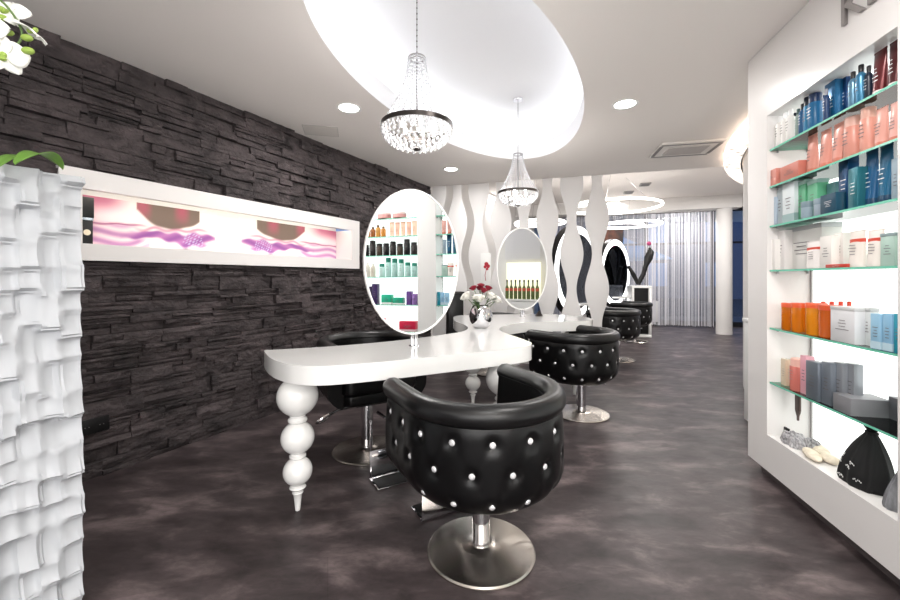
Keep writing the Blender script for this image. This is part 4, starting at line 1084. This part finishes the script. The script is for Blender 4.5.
# ring pendants
def ring_pendant(x, y, z, R, tilt, lb, inner=.55):
    t = thing('ring_pendant', lb, 'pendant light', (x, y, z), 0, 'hanging LED rings')
    for rr, dx, dz, nm in ((R, 0, 0, 'light_ring'), (R*inner, -R*.42, -.035, 'inner_light_ring')):
        pts = [(dx+rr*math.cos(2*PI*k/72), rr*math.sin(2*PI*k/72), dz+tilt*rr*math.cos(2*PI*k/72)) for k in range(72)]
        MB().tube(pts, .021, 8, closed=True).build(nm, M_ring, t)
    for k in range(3):
        a = 2*PI*k/3; MB().tube([(R*math.cos(a), R*math.sin(a), tilt*R*math.cos(a)), (R*math.cos(a)*.3, R*math.sin(a)*.3, HF-z)], .002, 5).build('cable', M_grey, t)
    return t
ring_pendant(2.84, 6.98, 2.44, .77, .0, 'larger double ring LED pendant in the rear salon, hanging highest')
ring_pendant(4.05, 8.95, 2.40, .62, .0, 'flatter double ring LED pendant before the curtain', .8)
ring_pendant(1.55, 6.9, 2.15, .42, .0, 'small ring LED pendant seen through the gaps of the wavy screen')
# crystal band around the round wall
mb = MB(); mb.grid(lambda u, v: rc(170-64*u, RCR+.17-.012*math.cos(v*7*PI), 2.50+(H-.006-2.50)*v), 150, 8)
t = thing('crystal_cornice_lamp', 'glowing crystal band lamp along the top of the curved white wall behind the cabinet', 'lamp')
M_cry = mat('lit_crystal', (255, 244, 234), .25, emit=1.5, ecol=(255, 240, 226)); N, L, b = nodes(M_cry)
tc = N.new('ShaderNodeTexCoord'); vo = N.new('ShaderNodeTexVoronoi'); vo.inputs['Scale'].default_value = 13; L.new(tc.outputs['Object'], vo.inputs['Vector'])
mr = N.new('ShaderNodeMapRange'); mr.inputs[2].default_value = .62; mr.inputs[1].default_value = .15; mr.inputs[3].default_value = .25; mr.inputs[4].default_value = 1.5; L.new(vo.outputs['Distance'], mr.inputs[0]); L.new(mr.outputs[0], b.inputs['Emission Strength'])
mb.build('crystal_band', M_cry, t)
mb = MB(); mb.grid(lambda u, v: rc(170-64*u, RCR+.02+.15*v, 2.498), 150, 2)
mb.build('bottom_glass', M_cry, t)
mb = MB(); mb.tube([rc(170-64*k/80, RCR+.015, 2.49) for k in range(81)], .010, 6); mb.build('rim', M_darkm, t)

# ------------------------------------------------------------ rear salon
CV0 = Vector((5.0, 10.0, 0))
mb = MB(); random.seed(4)
def cvp(s, d=0): return CV0+LD*s+n_*d
s = -2.6
while s < 1.40:
    dd = random.uniform(-.03, .03); wdt = random.choice([.005, .007, .010, .014]); p = cvp(s, dd); q_ = LD*wdt/2; r_ = n_*.0015
    zb = random.uniform(.01, .05); zt = 2.80
    mb.raw([p-q_-r_+Vector((0, 0, zb)), p+q_-r_+Vector((0, 0, zb)), p+q_+r_+Vector((0, 0, zb)), p-q_+r_+Vector((0, 0, zb)), p-q_-r_+Vector((0, 0, zt)), p+q_-r_+Vector((0, 0, zt)), p+q_+r_+Vector((0, 0, zt)), p-q_+r_+Vector((0, 0, zt))],
           [(0, 1, 5, 4), (1, 2, 6, 5), (2, 3, 7, 6), (3, 0, 4, 7)])
    s += random.uniform(.010, .021)
t = thing('string_curtain', 'white string curtain hanging before the far shop window', 'curtain')
o = mb.build('strings', mat('curtain_string', (226, 226, 232), .7), t, recalc=False); o['kind'] = 'stuff'
a, b2 = cvp(-2.6), cvp(1.45); mb = MB().tube([a+Vector((0, 0, 2.82)), b2+Vector((0, 0, 2.82))], .018, 8); mb.build('curtain_rail', M_grey, t)
p = cvp(-.55, .2)
t = thing('low_cabinet', 'low white cabinet standing behind the string curtain at the window', 'cabinet', p, -.291)
MB().box(-.75, .75, -.14, .14, .1, .62).build('body', M_white, t, bevel=.005); MB().box(-.7, .7, -.12, .12, 0, .1).build('plinth', M_black, t)
# lit round mirrors
def lit_mirror(x, y, lb, back=(.0,)):
    t = thing('lit_round_mirror', lb, 'mirror', (x, y, 0), math.radians(44), 'large lit round mirrors')
    RX = Matrix.Translation((0, 0, 1.30)) @ Matrix.Rotation(PI/2, 4, 'X'); R = .69
    MB().lathe([(0, -.05), (R, -.05), (R, .045), (R-.012, .05), (R-.012, .035), (0, .035)], 72, M=RX).build('housing', M_black, t, angle=30)
    mb = MB(); n = 72
    for r_, z_ in ((R-.013, .052), (R-.125, .052)):
        for k in range(n): mb.v.append(RX @ Vector((r_*math.cos(2*PI*k/n), r_*math.sin(2*PI*k/n), z_)))
    for k in range(n): mb.f.append([k, (k+1) % n, n+(k+1) % n, n+k]); mb.mi.append(0); mb.sm.append(False)
    mb.build('light_ring', mat('mirror_ring_glow', (255, 255, 255), .5, emit=2.6), t)
    MB().lathe([(0, .050), (R-.126, .050)], 72, M=RX).build('mirror_glass', M_dmirror, t, recalc=False)
    MB().box(-.05, .05, .05, .09, .0, 2.0).build('support_post', M_black, t, bevel=.004)
    MB().box(-.30, .30, -.02, .30, 0, .02).build('foot_plate', M_black, t, bevel=.004)
    return t
lit_mirror(1.90, 6.05, 'big lit round mirror behind the gaps at the free end of the wavy screen')
lit_mirror(3.34, 8.16, 'big lit round mirror right of the wavy screen, with a white glowing ring')
# lit mirror shelf consoles
for x, y, lb in ((1.98, 5.98, 'narrow white console shelf below the nearer lit mirror'), (3.42, 8.06, 'narrow white console shelf below the farther lit mirror')):
    t = thing('console_shelf', lb, 'shelf', (x, y, 0), math.radians(44), 'white consoles of the lit mirrors')
    MB().box(-.3, .3, -.13, .02, .80, .83).build('shelf_board', M_gloss, t, bevel=.003); MB().box(-.03, .03, -.08, -.02, .02, .80).build('bracket', M_chrome, t)
    MB().box(-.12, .12, -.10, 0, 0, .02).build('foot', M_chrome, t, bevel=.003)
# hanging banner with brown hair picture
Y = 9.8; t = thing('hair_poster', 'brown hair picture banner hanging behind the lit round mirror', 'poster', ((612-450)/400*Y, Y, 0), -.29)
M_pos = mat('poster_brown', (110, 66, 48), .6); add_noise(M_pos, (52, 42, 40), (128, 76, 56), 3.5, 6, (1, 1, .6), lo=.42, hi=.72)
MB().box(-.26, .25, -.008, .008, 1.3, 2.42).build('print', M_pos, t); 
for x_ in (-.22, .18): MB().tube([(x_, 0, 2.42), (x_, 0, HF)], .002, 5).build('cable', M_grey, t)
# hair processor with V arm
Y = 8.35; X = (640-450)/400*Y
t = thing('hair_processor', 'black hair processor with V-shaped arm beside the lit round mirror', 'hairdressing equipment', (X, Y, 0), 0)
z = lambda py: 1.2+(278-py)*Y/400
x_ = lambda px: (px-640)/400*Y
MB().tube([(x_(628), 0, z(266)), (x_(633), 0, z(274)), (x_(638), 0, z(283.5))], [.03, .045, .04], 12).build('arm', M_black, t)
MB().tube([(x_(638), 0, z(284)), (x_(643), 0, z(275)), (x_(646), 0, z(265)), (x_(648.5), 0, z(258)), (x_(650.5), 0, z(252)), (x_(649.5), 0, z(247.5))], [.05, .045, .05, .085, .07, .02], 14).build('swing_arm', M_black, t)
MB().sphere((x_(649), 0, z(243.5)), .045, 12, 8).build('knob', mat('pink_knob', (186, 74, 120), .5), t)
MB().tube([(x_(639), 0, z(284)), (x_(639), 0, 1.06)], .04, 12).build('post', M_black, t)
# white framed cabinet under it
Y = 8.22; t = thing('display_cube', 'white framed cabinet with black front beside the farthest chair', 'cabinet', ((639-450)/400*Y, Y, 0), -.1)
mb = MB().box(-.19, .19, -.15, .15, .0, .06).box(-.19, .19, -.15, .15, 1.0, 1.045).box(-.19, -.145, -.15, .15, .06, 1.0).box(.145, .19, -.15, .15, .06, 1.0).box(-.145, .145, -.15, .15, .60, .65)
mb.build('frame', M_white, t, bevel=.003); MB().box(-.145, .145, -.10, .14, .06, .60).build('lower_front', M_black, t); MB().box(-.145, .145, -.10, .14, .65, 1.0).build('screen', M_black, t)
# trolley behind the slats
t = thing('salon_trolley', 'black salon trolley behind the wavy screen, seen left of the vase', 'trolley', (.06, 5.3, 0), .2)
MB().box(-.10, .10, -.10, .10, .10, 1.0).build('body', M_black, t, bevel=.008); MB().box(-.11, .11, -.11, .11, 1.0, 1.02).build('tray', M_darkm, t, bevel=.004)
for sx in (-.08, .08):
    for sy in (-.08, .08): MB().cyl(.02, 0, .1, 10, x=sx, y=sy).build('wheel', M_rubber, t)
# small triangular price stand on the table
t = thing('price_stand', 'small dark triangular card stand beside the far oval mirror', 'stand', (.98, 4.40, .78), .2)
MB().raw([(-.04, -.02, 0), (.04, -.02, 0), (0, -.0, .07), (-.04, .02, 0), (.04, .02, 0)], [(0, 1, 2), (4, 3, 2), (0, 3, 4, 1), (0, 2, 3), (1, 4, 2)]).build('card', M_darkm, t)
# back bar with bottles, facing the far oval mirror
BA = math.radians(165.2); BP = Vector(rc(165.2, RCR+.135, 0)); BRZ = BA-PI      # local -x points into the room
def bl(x, y, z=0): return Vector((BP.x+x*math.cos(BRZ)-y*math.sin(BRZ), BP.y+x*math.sin(BRZ)+y*math.cos(BRZ), z))
t = thing('back_bar', 'narrow bar shelf with warm lit back panel, seen only in the far oval mirror', 'shelf', bl(0, 0), BRZ)
MB().box(-.07, .06, -.29, .29, 0, .83).build('body', M_white, t, bevel=.004)
MB().box(-.08, .06, -.30, .30, .83, .86).build('top', M_white, t, bevel=.003)
MB().box(.05, .062, -.29, .29, .86, 1.45).build('lit_panel', mat('bar_panel_glow', (250, 246, 222), .5, emit=.8, ecol=(252, 246, 216)), t)
mb = MB()
for k in range(44):
    y = -.29+.58*k/43; mb.box(.0, .004, y-.003, y+.003, 1.5, 2.40)
t = thing('string_curtain', 'short white string curtain above the lit back bar, seen only in the far mirror', 'curtain', bl(0, 0), BRZ)
o = mb.build('strings', MATS['curtain_string'], t, recalc=False); o['kind'] = 'stuff'
MB().box(-.02, .03, -.30, .30, 2.40, 2.44).build('curtain_rail', M_white, t)
M_gb = mat('bottle_green', (116, 130, 84), .2, trans=.3); M_rl = mat('label_orange', (196, 84, 56), .5)
b0 = None
for k in range(8):
    if b0 is None:
        b0 = thing('glass_bottle', '', 'bottle'); MB().lathe([(0, 0), (.027, 0), (.029, .004), (.029, .17), (.025, .19), (.012, .22), (.012, .28), (0, .28)], 20).build('body', M_gb, b0)
        MB().lathe([(.0, .278), (.014, .278), (.014, .31), (0, .31)], 14).build('cap', M_darkm, b0); o_ = b0
        MB().lathe([(.0297, .13), (.0297, .175)], 20, caps=False).build('label', M_rl, b0)
    else: o_ = dup(b0)
    placed(o_, bl(-.01, -.255+k*.073, .861), 0, 'green glass bottle in the row on the lit back bar', 'bottles on the lit back bar')
